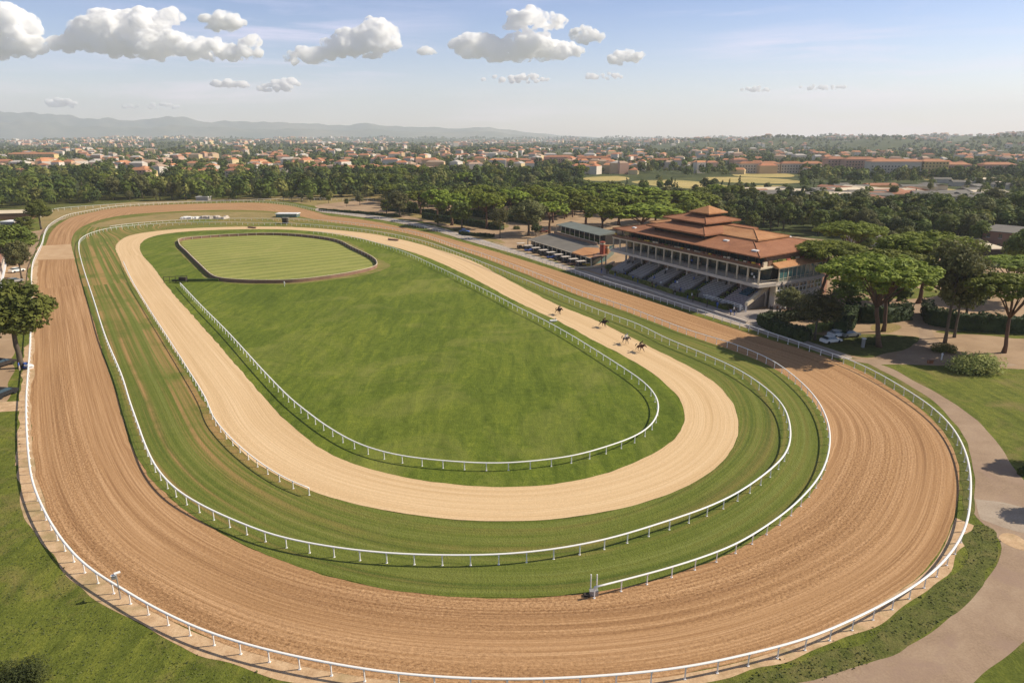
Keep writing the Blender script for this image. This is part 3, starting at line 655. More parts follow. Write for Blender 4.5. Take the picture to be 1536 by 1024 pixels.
band(30, 560, 880, 268, 292, (10, 15), ['round', 'round', 'pine_far'], 'tree in the dense wood behind the tree park', 'dense wood behind the tree park', minsep=9)
wood = lambda x, y: y > 300+(1536-x)*.02
band(34, 1105, 1560, 322, 348, (9, 15), ['round', 'round', 'round', 'cone'], 'tree in the dark wood beyond the right end of the stand', 'dark wood beyond the right end of the stand', minsep=7)
band(16, 1060, 1250, 318, 348, (9, 13), ['round', 'round', 'cone'], 'tree just behind the terracotta roof of the stand', 'trees just behind the stand roof', minsep=7)
band(26, 1190, 1470, 346, 376, (8, 12), ['round', 'round', 'near_round'], 'tree close behind the right half of the stand and the lone pine', 'trees close behind the right half of the stand', minsep=6, mask=lambda x, y: y < 350+(x-1190)*.09)
band(16, 1290, 1560, 350, 392, (7, 10), ['round', 'round'], 'leafy tree round the reddish building at the right', 'trees round the reddish building', minsep=6, mask=lambda x, y: not (1375 < x < 1545 and y > 352))
band(30, 930, 1110, 305, 326, (9, 13), ['round', 'round', 'pine_far'], 'tree close behind the left half of the stand', 'trees close behind the left half of the stand', minsep=6)
band(24, 860, 1110, 283, 310, (8, 12), ['round', 'round', 'cone'], 'tree behind the long row of flat-topped pines', 'trees behind the flat-topped pines', minsep=8, mask=lambda x, y: y < 300 or x > 1060)
band(22, 1100, 1560, 278, 302, (6, 9), ['round', 'cone', 'round'], 'tree among the low sheds beyond the wood at the right', 'trees among the low sheds at the right', minsep=10)
band(60, 575, 880, 300, 330, (8, 13), ['round', 'round', 'pine_far', 'pine_far'], 'tree crowded among the crowns of the tree park', 'crowded trees of the tree park', minsep=6, mask=lambda x, y: y < 317+(x-575)*.06)
band(26, -40, 640, 298, 302, (5, 9), ['round', 'near_round'], 'low leafy tree at the front edge of the belt behind the far bend', 'low front trees of the belt behind the far bend', minsep=8)
band(14, -60, 150, 302, 312, (8, 12), ['round', 'round', 'cone'], 'tree at the left end of the belt where it nears the long pale roof', 'belt trees near the long pale roof', minsep=7, mask=lambda x, y: y < 312-(x-40)*.06)
# --- hedges and bushes
def hedge(px, h, wd, label, name='hedge', mat='hedge', group=None):
    Q = resample(np.array([W(a, b) for a, b in px]), False, .5); Q = Q+rng.normal(size=Q.shape)*.06
    o0 = Q[0].copy(); Q = Q-o0; n = len(Q); K = 46
    t = np.gradient(Q, axis=0); t /= np.linalg.norm(t, axis=1, keepdims=True); nn = np.stack([-t[:, 1], t[:, 0]], 1)
    u = rng.uniform(-1, 1, (n, K)); zz = rng.uniform(0, 1, (n, K)); side = rng.random((n, K)) < .6
    u = np.where(side, np.sign(u)*(.9+.1*rng.random((n, K))), u); zz = np.where(side, zz, .92+.1*rng.random((n, K)))
    top = h*(1+.08*np.sin(np.arange(n)*.35)[:, None]+.05*rng.normal(size=(n, 1)))
    P3 = np.dstack([Q[:, None, 0]+nn[:, None, 0]*u*wd/2, Q[:, None, 1]+nn[:, None, 1]*u*wd/2, zz*top]).reshape(-1, 3)
    N3 = np.dstack([nn[:, None, 0]*u*side, nn[:, None, 1]*u*side, (~side)*1.0]).reshape(-1, 3)+rng.normal(size=(n*K, 3))*.35
    V, Fq = quads(P3, N3, rng.uniform(.18, .36, (len(P3), 1)))
    me = mesh_np(name, V, Fq, [M[mat]])
    m_ = n; A_ = Q+nn*wd*.42; B_ = Q-nn*wd*.42; hh = h*.9
    core = np.vstack([np.c_[A_, np.zeros(m_)], np.c_[A_, np.full(m_, hh)], np.c_[B_, np.full(m_, hh)], np.c_[B_, np.zeros(m_)]])
    cf = [[k*m_+i, k*m_+i+1, (k+1)*m_+i+1, (k+1)*m_+i] for k in range(3) for i in range(m_-1)]+[[0, m_, 2*m_, 3*m_], [m_-1, 4*m_-1, 3*m_-1, 2*m_-1]]
    V = np.vstack([V, core]); Fq = np.vstack([Fq, np.array(cf)+len(V)-len(core)]); me = mesh_np(name, V, Fq, [M[mat]])
    o = obj(name, me, None, (o0[0], o0[1], 0)); return tag(o, label, 'hedge', group)
hedge([(1143, 487), (1165, 498), (1210, 512)], 2.4, 2.6, 'clipped dark hedge facing the track below the stand end')
hedge([(1143, 485), (1200, 479), (1262, 470)], 2.2, 2.2, 'clipped dark hedge leading away from the track past the stand end')
hedge([(1258, 505), (1270, 492), (1278, 476)], 3.6, 3, 'tall dark hedge block behind the white cars')
hedge([(1290, 482), (1330, 483), (1362, 478)], 3.6, 2.6, 'tall dark hedge left of the lane opening')
hedge([(1396, 486), (1440, 494), (1500, 498), (1600, 500)], 3.6, 2.6, 'long tall dark hedge right of the lane opening')
hedge([(1396, 486), (1388, 470)], 3.2, 2.4, 'short hedge running back along the right side of the lane')
hedge([(912, 409), (960, 424), (1010, 441)], .8, .9, 'low green hedge below the seating blocks, left half', mat='leaf_light')
hedge([(1014, 442), (1050, 452), (1090, 465)], .8, .9, 'low dark hedge below the seating blocks, right half', mat='leaf')
hedge([(1215, 498), (1262, 490)], 1.4, 1.8, 'yellowish low hedge behind the thin-leaved olive tree', mat='leaf_light')
band(34, 590, 800, 316, 336, (3, 6.5), ['near_round', 'round'], 'low leafy shrub tree in the shade of the tree park', 'shaded shrub trees of the tree park', minsep=4, mask=lambda x, y: y < 321+(x-590)*.07)
hedge([(690, 352), (740, 356)], 1.3, 1.6, 'low garden hedge at the edge of the tree park')
hedge([(636, 327), (690, 335), (752, 345)], 2.6, 3, 'dark leafy strip added as the shade under the pines of the tree park')  # added dark strip, stands in for the shade below the crowns
hedge([(690, 322), (740, 328), (800, 337)], 3, 3, 'dark leafy strip added as the shade deeper under the pines of the tree park')  # second added strip, same under-canopy shade farther back
hedge([(585, 316), (640, 321), (690, 326)], 2.4, 3, 'dark hedge at the left end of the tree park')
hedge([(480, 316), (560, 322), (600, 326)], 1.2, 1.6, 'dark low hedge along the far end of the white path')
def bush(x, y, wpx, hpx, label, mat, name='bush', lobes=26, leaf=.09, asp=.6):
    g = W(x, y); zc = depth(*g); w = wpx*zc/F; h = hpx*zc/F
    a = rng.uniform(0, 2*PI, lobes); r = np.sqrt(rng.random(lobes))*.8
    cs = np.stack([r*np.cos(a)*w/2, r*np.sin(a)*w/2*asp, h*.5*(1-r**2*.5)*rng.uniform(.6, 1.1, lobes)], 1)
    s = rng.uniform(.16, .28, (lobes, 1))*w; rad = np.hstack([s*.8, s*.8, np.full((lobes, 1), h*.38)])
    V, Fq = leaves(cs, rad, 150, leaf*max(1, w/6), up=.5)
    V[:, 2] = np.maximum(V[:, 2], .02)
    o = obj(name, mesh_np(name, V, Fq, [M[mat]]), None, (g[0], g[1], 0)); return tag(o, label, 'bush')
bush(1462, 556, 88, 34, 'big pale green shrub mass on the lawn at the right', 'leaf_light', lobes=50, asp=.5)
bush(1415, 528, 38, 18, 'dark rounded bush just left of the big pale shrub mass', 'leaf')
bush(1300, 514, 44, 10, 'low shaded ground bush round the foot of the big forked pine', 'leaf_dark')
bush(30, 1018, 90, 40, 'dark bush in the bottom left corner of the lawn', 'leaf_dark', lobes=40, leaf=.06)
bush(1534, 712, 16, 18, 'small dark bush at the road edge on the far right', 'leaf_dark')
bush(1040, 443, 26, 12, 'leafy bush in front of the middle seating block', 'leaf')
bush(1090, 462, 22, 9, 'dark leafy bush in front of the last seating block', 'leaf_dark')
bush(914, 404, 14, 9, 'small bush at the left end of the seating terrace', 'leaf')
bush(690, 346, 20, 5, 'low shrubs beside the straight path, yellowish', 'leaf_olive')
bush(775, 344, 12, 7, 'pale shrub in the sandy yard left of the annex', 'leaf_olive')
bush(8, 326, 60, 6, 'low shrubs in front of the long pale roof', 'leaf_olive')
bush(5, 345, 60, 10, 'scrubby bushes at the far left beside the lane', 'leaf_olive')
# --- grass tufts and weeds where the camera is closest
def inside(Q, p):
    x, y = p[:, 0][:, None], p[:, 1][:, None]; x1, y1 = Q[:, 0], Q[:, 1]; x2, y2 = np.roll(x1, -1), np.roll(y1, -1)
    c = ((y1 > y) != (y2 > y)) & (x < (x2-x1)*(y-y1)/(y2-y1+1e-12)+x1)
    return c.sum(1) % 2 == 1
def tufts(name, poly, n, size, mat, label=None, z=.03, lean=.5):
    lo_, hi_ = poly.min(0), poly.max(0); p = rng.uniform(lo_, hi_, (n*3, 2)); 
    ii = [inside(poly, q) for q in np.array_split(p, max(1, len(p)//4000))]; p = p[np.concatenate(ii)][:n]
    f = np.sin(p[:, 0]*.9+np.sin(p[:, 1]*.7)*2)+np.sin(p[:, 1]*1.3); p = p[rng.random(len(p)) < .55+.22*f]
    s = size*rng.uniform(.5, 1.4, (len(p), 1)); nr = rng.normal(size=(len(p), 3)); nr[:, 2] = lean
    V, Fq = quads(np.hstack([p, s*.35+z]), nr, s)
    tag(obj(name, mesh_np(name, V, Fq, [M[mat]])), kind='stuff')
vq = np.array([W(a, b) for a, b in [(1123, 1012), (1205, 986), (1287, 956), (1348, 925), (1399, 889), (1440, 848), (1456, 807), (1461, 782), (1481, 789), (1504, 807), (1492, 853), (1461, 889), (1420, 930), (1358, 971), (1287, 1002), (1205, 1030), (1100, 1040)]])
tufts('weeds', vq, 3600, .09, 'grass_blade', lean=1.6)
lq = np.array([W(a, b) for a, b in [(0, 640), (22, 640), (20, 703), (32, 778), (70, 836), (111, 884), (160, 922), (228, 960), (306, 993), (400, 1024), (360, 1060), (-60, 1060), (-60, 640)]])
tufts('long_grass', lq, 15000, .07, 'grass_blade', lean=2.2)
vq2 = np.vstack([offset(vo_c, -.5, False)[8:-6], offset(vo_c, .5, False)[8:-6][::-1]])
tufts('long_grass', vq2, 3500, .12, 'grass_blade', lean=.8)
gq = np.vstack([offset(dic, -.25), offset(dic, .35)[::-1]])
# ------------------------------------------------------------------ the stand
GA = np.array([58.2, 161.3]); GU = np.array([-.443, .897]); GV = np.array([.79, .61])
def G(a, b): return tuple(GA+a*GU+b*GV)
stand = empty('grandstand', (*G(30, 17), 0), 0, 'large terraced grandstand with stacked terracotta pagoda roofs beside the straight', 'grandstand')
so_ = np.array([*G(30, 17)])
def g_(a, b): q = np.array(G(a, b))-so_; return (float(q[0]), float(q[1]))
def gbox(mb, a0, a1, b0, b1, z0, z1, mat): return mb.hexa([g_(a0, b0), g_(a1, b0), g_(a1, b1), g_(a0, b1)], z0, z1, mat)
def hip(mb, a0, a1, b0, b1, z, sl, mat, th=.28, under='wood', apex=False):
    w = (b1-b0)/2; i = min(w, (a1-a0)/2); q = [g_(a0, b0), g_(a1, b0), g_(a1, b1), g_(a0, b1)]
    rise = i*sl
    e = [(*p, z) for p in q]; u = [(*p, z-th) for p in q]
    if a1-a0 >= b1-b0: r = [(*g_(a0+i, (b0+b1)/2), z+rise), (*g_(a1-i, (b0+b1)/2), z+rise)]; fs = [(0, 1, 9, 8), (1, 2, 9), (2, 3, 8, 9), (3, 0, 8)]
    else: r = [(*g_((a0+a1)/2, b0+i), z+rise), (*g_((a0+a1)/2, b1-i), z+rise)]; fs = [(0, 1, 8), (1, 2, 9, 8), (2, 3, 9), (3, 0, 8, 9)]
    mb.add(e+u+r, [f[::-1] for f in fs]+[(0, 1, 5, 4), (1, 2, 6, 5), (2, 3, 7, 6), (3, 0, 4, 7)], M[mat])
    mb.add(u, [(0, 1, 2, 3)], M[under])
    for c, rr_ in ((0, 0), (1, 1), (2, 1), (3, 0)):
        if a1-a0 >= b1-b0: mb.tube([Vector(e[c])+Vector((0, 0, .04)), Vector(r[rr_])+Vector((0, 0, .04))], .13, M[mat], 5)
    if a1-a0 >= b1-b0 and abs(a1-a0-2*i) > .1: mb.tube([Vector(r[0])+Vector((0, 0, .04)), Vector(r[1])+Vector((0, 0, .04))], .15, M[mat], 5)
def roof(*a, **k): mb = MB(); hip(mb, *a, **k); return mb.build('roof', stand)
roof(0, 61, 0, 34, 13.0, .15, 'tile')
roof(9, 54, 10.5, 25, 14.95, .18, 'tile_light', th=.35)
roof(22.5, 48, 3.6, 28, 15.2, .18, 'tile', th=.4)
roof(27.5, 46.5, 9.3, 25.5, 17.3, .2, 'tile', th=.35)
roof(31, 39.5, 14.2, 23, 19.3, .4, 'tile_light', th=.3)
# clerestory walls below each upper roof
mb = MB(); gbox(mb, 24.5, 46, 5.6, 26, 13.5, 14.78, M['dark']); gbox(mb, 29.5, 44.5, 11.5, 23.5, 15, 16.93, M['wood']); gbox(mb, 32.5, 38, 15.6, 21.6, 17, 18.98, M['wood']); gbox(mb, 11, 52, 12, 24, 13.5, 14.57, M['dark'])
mb.build('clerestory', stand)
for a, b, t in [(3.5, 3, 1.1), (53, 3.2, .9), (16.5, 6.5, 1.0), (9, 25, .9)]:        # small roof lights
    mb = MB(); z = 13.0+.15*min(a, b)+.05; gbox(mb, a, a+t*1.6, b, b+t, z-.1, z+.28, M['white']); mb.build('skylight', stand)
# main terrace deck with its pale edge, and the side deck
mb = MB(); mb.hexa([g_(-.6, -.2), g_(61.5, -.2), g_(61.5, 8), g_(-1.8, 8), g_(-1.8, 5.5)], 5.75, 6.5, M['pale_stone']); mb.hexa([g_(-2.1, 8.01), g_(0, 8.01), g_(0, 26), g_(-3, 26)], 5.85, 6.5, M['pale_stone'])
gbox(mb, 0.1, 61, 8.02, 33, 5.9, 6.45, M['pale_stone']); mb.build('terrace_deck', stand)
mb = MB()
for k in range(3): mb.tube([(*g_(-.5, -.05), 6.8+.33*k), (*g_(61.3, -.05), 6.8+.33*k)], .04, M['steel'], 4)
for k in range(40): x, y = g_(-.4+k*1.575, -.05); mb.tube([(x, y, 6.5), (x, y, 7.5)], .035, M['steel'], 4)
mb.build('railing', stand)
mb = MB()
for k in range(2): mb.tube([(*g_(-.7, .1), 6.9+.5*k), (*g_(-1.9, 5.5), 6.9+.5*k), (*g_(-3, 26), 6.9+.5*k)], .045, M['cream'], 4)
for k in range(13): x, y = g_(-1.9-1.1*k/12, 5.5+20.5*k/12); mb.tube([(x, y, 6.5), (x, y, 7.4)], .04, M['cream'], 4)
mb.build('railing', stand)
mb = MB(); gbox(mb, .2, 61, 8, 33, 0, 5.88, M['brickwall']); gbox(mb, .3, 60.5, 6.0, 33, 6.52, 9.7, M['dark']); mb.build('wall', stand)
mb = MB(); gbox(mb, 1.0, 60.0, 4.2, 32, 10.32, 12.9, M['brown_panel']); mb.build('upper_wall', stand)
# upper balcony: beam, parapet
mb = MB(); gbox(mb, -.3, 61.2, .3, 6.4, 9.95, 10.3, M['cream']); mb.build('balcony_floor', stand)
mb = MB(); gbox(mb, -.25, 61.1, .35, .5, 10.3, 11.05, M['wood'])
for k in range(44):
    z = random.uniform(.3, .75); c = random.choice(['cream', 'yellow', 'leaf', 'wood', 'red', 'cream', 'brown_panel']); gbox(mb, .6+k*1.37, 1.6+k*1.37, .62, 1.1, 10.31, 11.05+z*.5, M[c])
mb.build('balcony_parapet', stand)
cm = MB(); cm.box((0, 0, 1.72), (.32, .32, 3.42), M['cream']); cme = cm.mesh('column')
for k in range(18): x, y = g_(.1+k*3.56, .45); obj('column', cme, stand, (x, y, 6.51), math.atan2(GU[1], GU[0]))
cm = MB(); cm.box((0, 0, 1.3), (.14, .14, 2.55), M['dark']); cme = cm.mesh('eave_post')
for k in range(18): x, y = g_(.8+k*3.48, .8); obj('eave_post', cme, stand, (x, y, 10.3), math.atan2(GU[1], GU[0]))
cm = MB(); cm.box((0, 0, 2.9), (.45, .45, 5.8), M['pale_stone']); cme = cm.mesh('pillar')
for k in range(15): x, y = g_(1.5+k*4.2, 6.2); obj('pillar', cme, stand, (x, y, -.02), math.atan2(GU[1], GU[0]))
# glazing of the middle storey, set back behind the columns, one pane per bay
gm = MB(); gm.box((0, 0, 1.35), (3.1, .08, 2.7), M['glass']); gm.box((0, -.07, 1.35), (.08, .08, 2.7), M['cream']); gm.box((0, -.07, 2.2), (3.1, .08, .08), M['cream']); gme = gm.mesh('window')
for k in range(17): x, y = g_(1.9+k*3.56, 5.85); obj('window', gme, stand, (x, y, 6.55), math.atan2(GU[1], GU[0]))
gm = MB(); gm.box((0, 0, .9), (2.6, .08, 1.8), M['glass']); gm.box((0, -.05, .9), (.07, .06, 1.8), M['cream']); gme2 = gm.mesh('window')
for k in range(20): x, y = g_(3+k*2.9, 4.05); obj('window', gme2, stand, (x, y, 10.7), math.atan2(GU[1], GU[0]))
# side wing facing the camera
sw = lambda t: (-1.5-.9*t, 5.9+19.5*t)
mb = MB()
mb.hexa([g_(*sw(0)), g_(.18, 5.9), g_(.18, 25.4), g_(*sw(1))], 0, 3.0, M['pale_stone'])
mb.hexa([g_(-1.25, 6.2), g_(.15, 6.2), g_(.15, 25.2), g_(-2.15, 25.2)], 3.0, 5.86, M['dark'])
mb.hexa([g_(*sw(0)), g_(.16, 5.9), g_(.16, 6.7), g_(-1.54, 6.7)], 3.0, 5.83, M['cream'])
mb.build('side_wall', stand)
ang = math.atan2(*(np.array(G(*sw(1)))-np.array(G(*sw(0))))[::-1])
L_ = np.linalg.norm(np.array(G(*sw(1)))-np.array(G(*sw(0))))
for k in range(6):
    t = (k+.5)/6; x, y = g_(*sw(t)); wd = L_/6-.35
    mb = MB(); mb.box((0, .05, 1.2), (wd, .1, 2.2), M['glass'])
    for xx in (-wd/2, 0, wd/2): mb.box((xx, 0, 1.2), (.14 if xx else .1, .22, 2.3), M['white'])
    for zz in (.08, 1.25, 2.32): mb.box((0, -.01, zz), (wd+.1, .2, .12), M['white'])
    obj('window', mb.mesh('window'), stand, (x, y, 3.2), ang)
for k in range(7):
    t = k/6; x, y = g_(*sw(t)); mb = MB(); mb.box((0, 0, 1.5), (.34, .34, 2.8), M['cream']); obj('column', mb.mesh('column'), stand, (x, y, 3.02), ang)
for k in range(5):
    t = (k+.5)/5; x, y = g_(-1.3-.9*t, 7+18*t); wd = 18.3/5-.3
    mb = MB(); mb.box((0, 0, 1.65), (wd, .08, 3.3), M['teal_glass'])
    for xx in (-wd/2-.12, wd/2+.12): mb.box((xx, -.02, 1.65), (.24, .24, 3.3), M['cream'])
    mb.box((0, -.03, 1.65), (.1, .12, 3.3), M['cream']); obj('glass_panel', mb.mesh('glass_panel'), stand, (x, y, 6.52), ang)
mb = MB(); q0 = [g_(-1.9, 5.9), g_(.35, 5.9), g_(.25, 26), g_(-3.1, 26)]; mb.hexa(q0, 9.86, 9.94, M['cream']); mb.hexa(q0, 9.95, [10.05, 10.95, 10.95, 10.05], M['tile_light']); mb.build('wing_roof', stand)
mb = MB()
for k in range(9):
    c = random.choice(['red', 'leaf', 'cream', 'red', 'wood', 'leaf_light']); gbox(mb, .35, .75, 2.3+k*2.0, 3.9+k*2.0, 10.31, 11.2+random.random()*.3, M[c])
mb.build('flower_box', stand)
# stepped seating: blocks with rows, dark stair gaps between them
M['step_stone'] = paint('step_stone', (.30, .265, .24), .85, .2, .6)
def srow(a0, a1, col, name):
    mb = MB(); n = 12
    for k in range(n):
        b = -1.6+k*.78; z = .75+k*.24
        gbox(mb, a0, a1, b, b+.8, .02, z, M['step_stone'])
        gbox(mb, a0+.1, a1-.1, b+.42, b+.76, z+.02, z+.34, M[col])
    return mb.build(name, stand)
M['seat_grey'] = paint('seat_grey', (.36, .32, .30), .6, .2, .9)
M['seat_lilac'] = paint('seat_lilac', (.38, .31, .31), .6, .3, 1.4)
M['seat_blue'] = paint('seat_blue', (.03, .09, .14), .5, .3, 1)
edges = [(1.6, 10.2, 'seat_lilac'), (12.6, 20.4, 'seat_grey'), (23.0, 30.6, 'seat_grey'), (33.2, 40.4, 'seat_grey'), (43, 49.8, 'seat_grey'), (52.4, 59.0, 'seat_grey')]
for a0, a1, c in edges: srow(a0, a1, c, 'seating_block')
for k in range(5):
    a0, a1 = edges[k][1]+.05, edges[k+1][0]-.05
    mb = MB()
    for j in range(10): gbox(mb, a0, a1, -1.4+j*.86, -1.4+(j+1)*.86, .02, .35+j*.27, M['seat_blue' if k % 2 else 'dark'])
    for j in range(8): gbox(mb, a0+.2+random.random(), a0+.8+random.random()*1.2, -1+j*.95, -.5+j*.95, .4+j*.27, 1.0+j*.27, M[random.choice(['leaf', 'leaf_dark', 'black', 'hedge'])])
    mb.build('stair', stand)
mb = MB()
for j in range(5): gbox(mb, 4.8, 7.6, 2.6+j*.78, 3.1+j*.78, 2.4+j*.24, 2.75+j*.24, M['seat_blue'])
mb.build('seat_cluster', stand)
# sloping flank beam with its post and the tubular barrier in front
mb = MB()
mb.hexa([g_(1.35, -2.6), g_(1.35, 5.8), g_(.45, 5.8), g_(.45, -2.6)], [1.5, 4.6, 4.6, 1.5], [2.3, 5.7, 5.7, 2.3], M['cream']); mb.build('flank_beam', stand)
for a, b in ((1.0, -2.4), (2.4, -2.9)):
    mb = MB(); x, y = g_(a, b); mb.box((x, y, .8), (.35, .35, 1.64), M['white']); mb.build('flank_post', stand)
for k in range(3):
    mb = MB(); z = .75+k*.45; mb.tube([(*g_(1.5, -2.7-.2*k), z-.3), (*g_(2.4, -2.9-.2*k), z), (*g_(14, -2.6-.3*k), z), (*g_(15.5, -2.4-.3*k), z-.35)], .07, M['white'], 6); mb.build('barrier_bar', stand)
for k in range(7):
    mb = MB(); x, y = g_(2.4+k*1.95, -3.0); mb.tube([(x, y, 0), (x, y, 1.65)], .05, M['white'], 5); mb.build('barrier_post', stand)
# ------------------------------------------------------------------ annex left of the stand
def W3(px, py, z): p = W(px, py, z); return (float(p[0]), float(p[1]))
ann = empty('annex', (0, 0, 0), 0, 'low grey-roofed annex with a raised green canopy left of the grandstand', 'pavilion')
c0, c1, c2, c3 = W3(791, 359, 2.9), W3(887, 388, 2.9), W3(905, 384, 3.0), W3(822, 351, 3.2)
d3, d2 = W3(828, 349, 3.9), W3(897, 368, 3.9)
mb = MB(); mb.hexa([c0, c1, c2, d2, d3], [2.65, 2.65, 2.8, 3.6, 3.6], [2.9, 2.9, 3.0, 3.85, 3.85], M['grey_roof']); mb.build('roof', ann)
lerp2 = lambda p, q, t: (p[0]+(q[0]-p[0])*t, p[1]+(q[1]-p[1])*t)
inn = lambda t, s: lerp2(lerp2(c0, c1, t), lerp2(d3, d2, t), s)
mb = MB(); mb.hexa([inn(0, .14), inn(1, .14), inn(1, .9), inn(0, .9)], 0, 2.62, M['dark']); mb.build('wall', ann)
mb = MB(); mb.tube([(*lerp2(c0, c1, 0), 2.9), (*c1, 2.9)], .13, M['cream'], 5); mb.build('fascia', ann)
cm = MB(); cm.box((0, 0, 1.33), (.3, .3, 2.64), M['cream']); cme = cm.mesh('column')
for k in range(15): x, y = inn(k/14, .02); obj('column', cme, ann, (x, y, 0), math.atan2(GU[1], GU[0]))
for k in range(14):
    x, y = inn((k+.5)/14, .125); mb = MB(); mb.box((0, 0, 1.3), (2.1, .06, 2.0), M['glass']); mb.box((0, -.05, 2.35), (2.2, .12, .1), M['cream']); obj('window', mb.mesh('window'), ann, (x, y, 0), math.atan2(GU[1], GU[0]))
q = [W3(858, 379, 3.1), W3(884, 386.5, 2.95), W3(903, 383, 3.1), W3(898, 373, 3.7), W3(876, 372, 3.7)]
mb = MB(); mb.hexa(q, 2.8, [3.25, 3.0, 3.15, 3.98, 3.95], M['tile_light']); mb.build('tiled_patch', ann)
e0, e1 = W3(832, 338, 8), W3(897, 350, 8); e2, e3 = W3(901, 348.5, 8.6), W3(838, 333, 9.4)
f0, f1 = lerp2(d3, d2, .05), lerp2(d3, d2, .98)
up = np.array(e3)-np.array(e0); up /= np.linalg.norm(up); bk = lambda p, d_: (p[0]+GV[0]*d_, p[1]+GV[1]*d_)
mb = MB(); mb.hexa([bk(f0, 1), bk(f1, 1), bk(f1, 9), bk(f0, 9)], 7.0, [7.2, 7.2, 7.9, 7.9], M['green_roof']); mb.build('canopy_roof', ann)
mb = MB(); mb.hexa([bk(f0, 4), bk(f1, 4), bk(f1, 8.5), bk(f0, 8.5)], 3.9, 6.98, M['dark']); mb.hexa([bk(f0, 3.6), bk(f1, 3.6), bk(f1, 3.95), bk(f0, 3.95)], 3.9, 5.0, M['leaf_dark']); mb.build('upper_wall', ann)
mb = MB(); mb.tube([(*f0, 4.75), (*f1, 4.75)], .1, M['cream'], 5); mb.hexa([f0, f1, bk(f1, .3), bk(f0, .3)], 3.88, 4.6, M['brown_panel']); mb.build('parapet', ann)
cm = MB(); cm.box((0, 0, 1.6), (.22, .22, 3.1), M['cream']); cme = cm.mesh('column')
for k in range(10): x, y = bk(lerp2(f0, f1, k/9), 1.3); obj('column', cme, ann, (x, y, 3.87), 0)
mb = MB(); mb.hexa([W3(888, 398, 0), W3(908, 392, 0), W3(921, 381, 0), W3(900, 384, 0)], 0, 3.2, M['teal_glass']); mb.hexa([W3(887, 387.5, 3.4), W3(910, 382, 3.4), W3(921, 373, 3.4), W3(899, 377, 3.4)], 3.22, 3.5, M['brown_panel']); mb.build('entrance', ann)
# tall poster columns at the junction
for k, (x, y, h, ms, lb) in enumerate([(903, 384, 7.6, ('red', 'cream'), 'tall red and cream banner drum at the junction of annex and stand'), (909, 383, 6.2, ('tile_light', 'cream'), 'shorter pale orange banner drum beside the tall red one')]):
    g = W(x, y+4, 2); r = empty('banner_drum', (g[0], g[1], 0), 0, lb, 'banner')
    mb = MB(); mb.tube([(0, 0, 0), (0, 0, 3.4)], .25, M['steel'], 8); mb.build('pole', r)
    mb = MB(); mb.tube([(0, 0, 3.4), (0, 0, h)], .85, M[ms[0]], 12); mb.build('drum', r)
    mb = MB(); mb.tube([(0, 0, h-.9), (0, 0, h-.4)], .87, M[ms[1]], 12); mb.build('band', r)
# ------------------------------------------------------------------ other nearby buildings
def simple_building(name, q, h, label, cat, wall, roofm, roof_type='flat', windows=0, over=.5, rise=2.0, floors=1):
    """q: 4 ground corners (front-left, front-right, back-right, back-left)"""
    c = np.mean(q, 0); r = empty(name, (c[0], c[1], 0), 0, label, cat); q = [(p[0]-c[0], p[1]-c[1]) for p in q]
    mb = MB(); mb.hexa(q, 0, h, M[wall]); mb.build('wall', r)
    big = [(p[0]*(1+over/max(1, math.hypot(*p))), p[1]*(1+over/max(1, math.hypot(*p)))) for p in q]
    mb = MB()
    if roof_type == 'flat': mb.hexa(big, h+.003, h+.35, M[roofm])
    elif roof_type == 'shed': mb.hexa(big, h+.003, [h+.25, h+.25, h+.25+rise, h+.25+rise], M[roofm])
    else:
        m0, m1 = lerp2(big[3], big[0], .5), lerp2(big[1], big[2], .5); ins = .22 if roof_type == 'hip' else 0
        r0, r1 = lerp2(m0, m1, ins), lerp2(m1, m0, ins)
        vs = [(*p, h+.1) for p in big]+[(*r0, h+rise), (*r1, h+rise)]+[(*p, h+.003) for p in big]
        n_ = 1 if ((q[1][0]-q[0][0])*(q[2][1]-q[1][1])-(q[1][1]-q[0][1])*(q[2][0]-q[1][0])) > 0 else -1
        fs = [(0, 1, 5, 4), (1, 2, 5), (2, 3, 4, 5), (3, 0, 4), (0, 6, 7, 1), (1, 7, 8, 2), (2, 8, 9, 3), (3, 9, 6, 0), (6, 9, 8, 7)]
        mb.add(vs, [f[::n_] for f in fs], M[roofm])
    mb.build('roof', r)
    for sd in (0, 1, 3):
        p0, p1 = q[sd], q[(sd+1) % 4]; L0 = math.hypot(p1[0]-p0[0], p1[1]-p0[1]); nw = max(1, int(L0/3.6)) if windows else 0
        if nw > 12: nw = 12
        a_ = math.atan2(p1[1]-p0[1], p1[0]-p0[0])
        wm = MB(); wm.box((0, 0, 0), (1.1, .12, 1.4), M['glass']); wm.box((0, 0, -.78), (1.4, .2, .1), M['white']); wme = wm.mesh('window')
        for f_ in range(floors):
            for k in range(nw):
                x, y = lerp2(p0, p1, (k+.5)/nw); obj('window', wme, r, (x, y, h*(f_+.55)/floors), a_)
    return r
wq = lambda *p: [tuple(W(a, b)) for a, b in p]
def rect_px(xl, yl, xr, yr, dep):
    a, b = W(xl, yl), W(xr, yr); t = b-a; n = np.array([-t[1], t[0]])/np.linalg.norm(t)
    if n[1] < 0: n = -n
    return [tuple(a), tuple(b), tuple(b+n*dep), tuple(a+n*dep)]
simple_building('brick_house', rect_px(1470, 372, 1524, 378, 12), 6.5, 'reddish two-storey building with a grey roof at the right edge', 'building', 'brickwall', 'grey_roof', 'shed', 1, .9, 1.2, 2)
simple_building('shed', rect_px(1415, 372, 1468, 376, 10), 3.4, 'long low blue-grey shed left of the reddish building', 'shed', 'dark', 'grey_roof', 'flat', 0)
simple_building('canopy_shed', rect_px(1470, 386, 1506, 386, 9), 2.8, 'low open shed with a cream roof in front of the reddish building', 'shed', 'dark', 'cream', 'shed', 0, .9, .5)
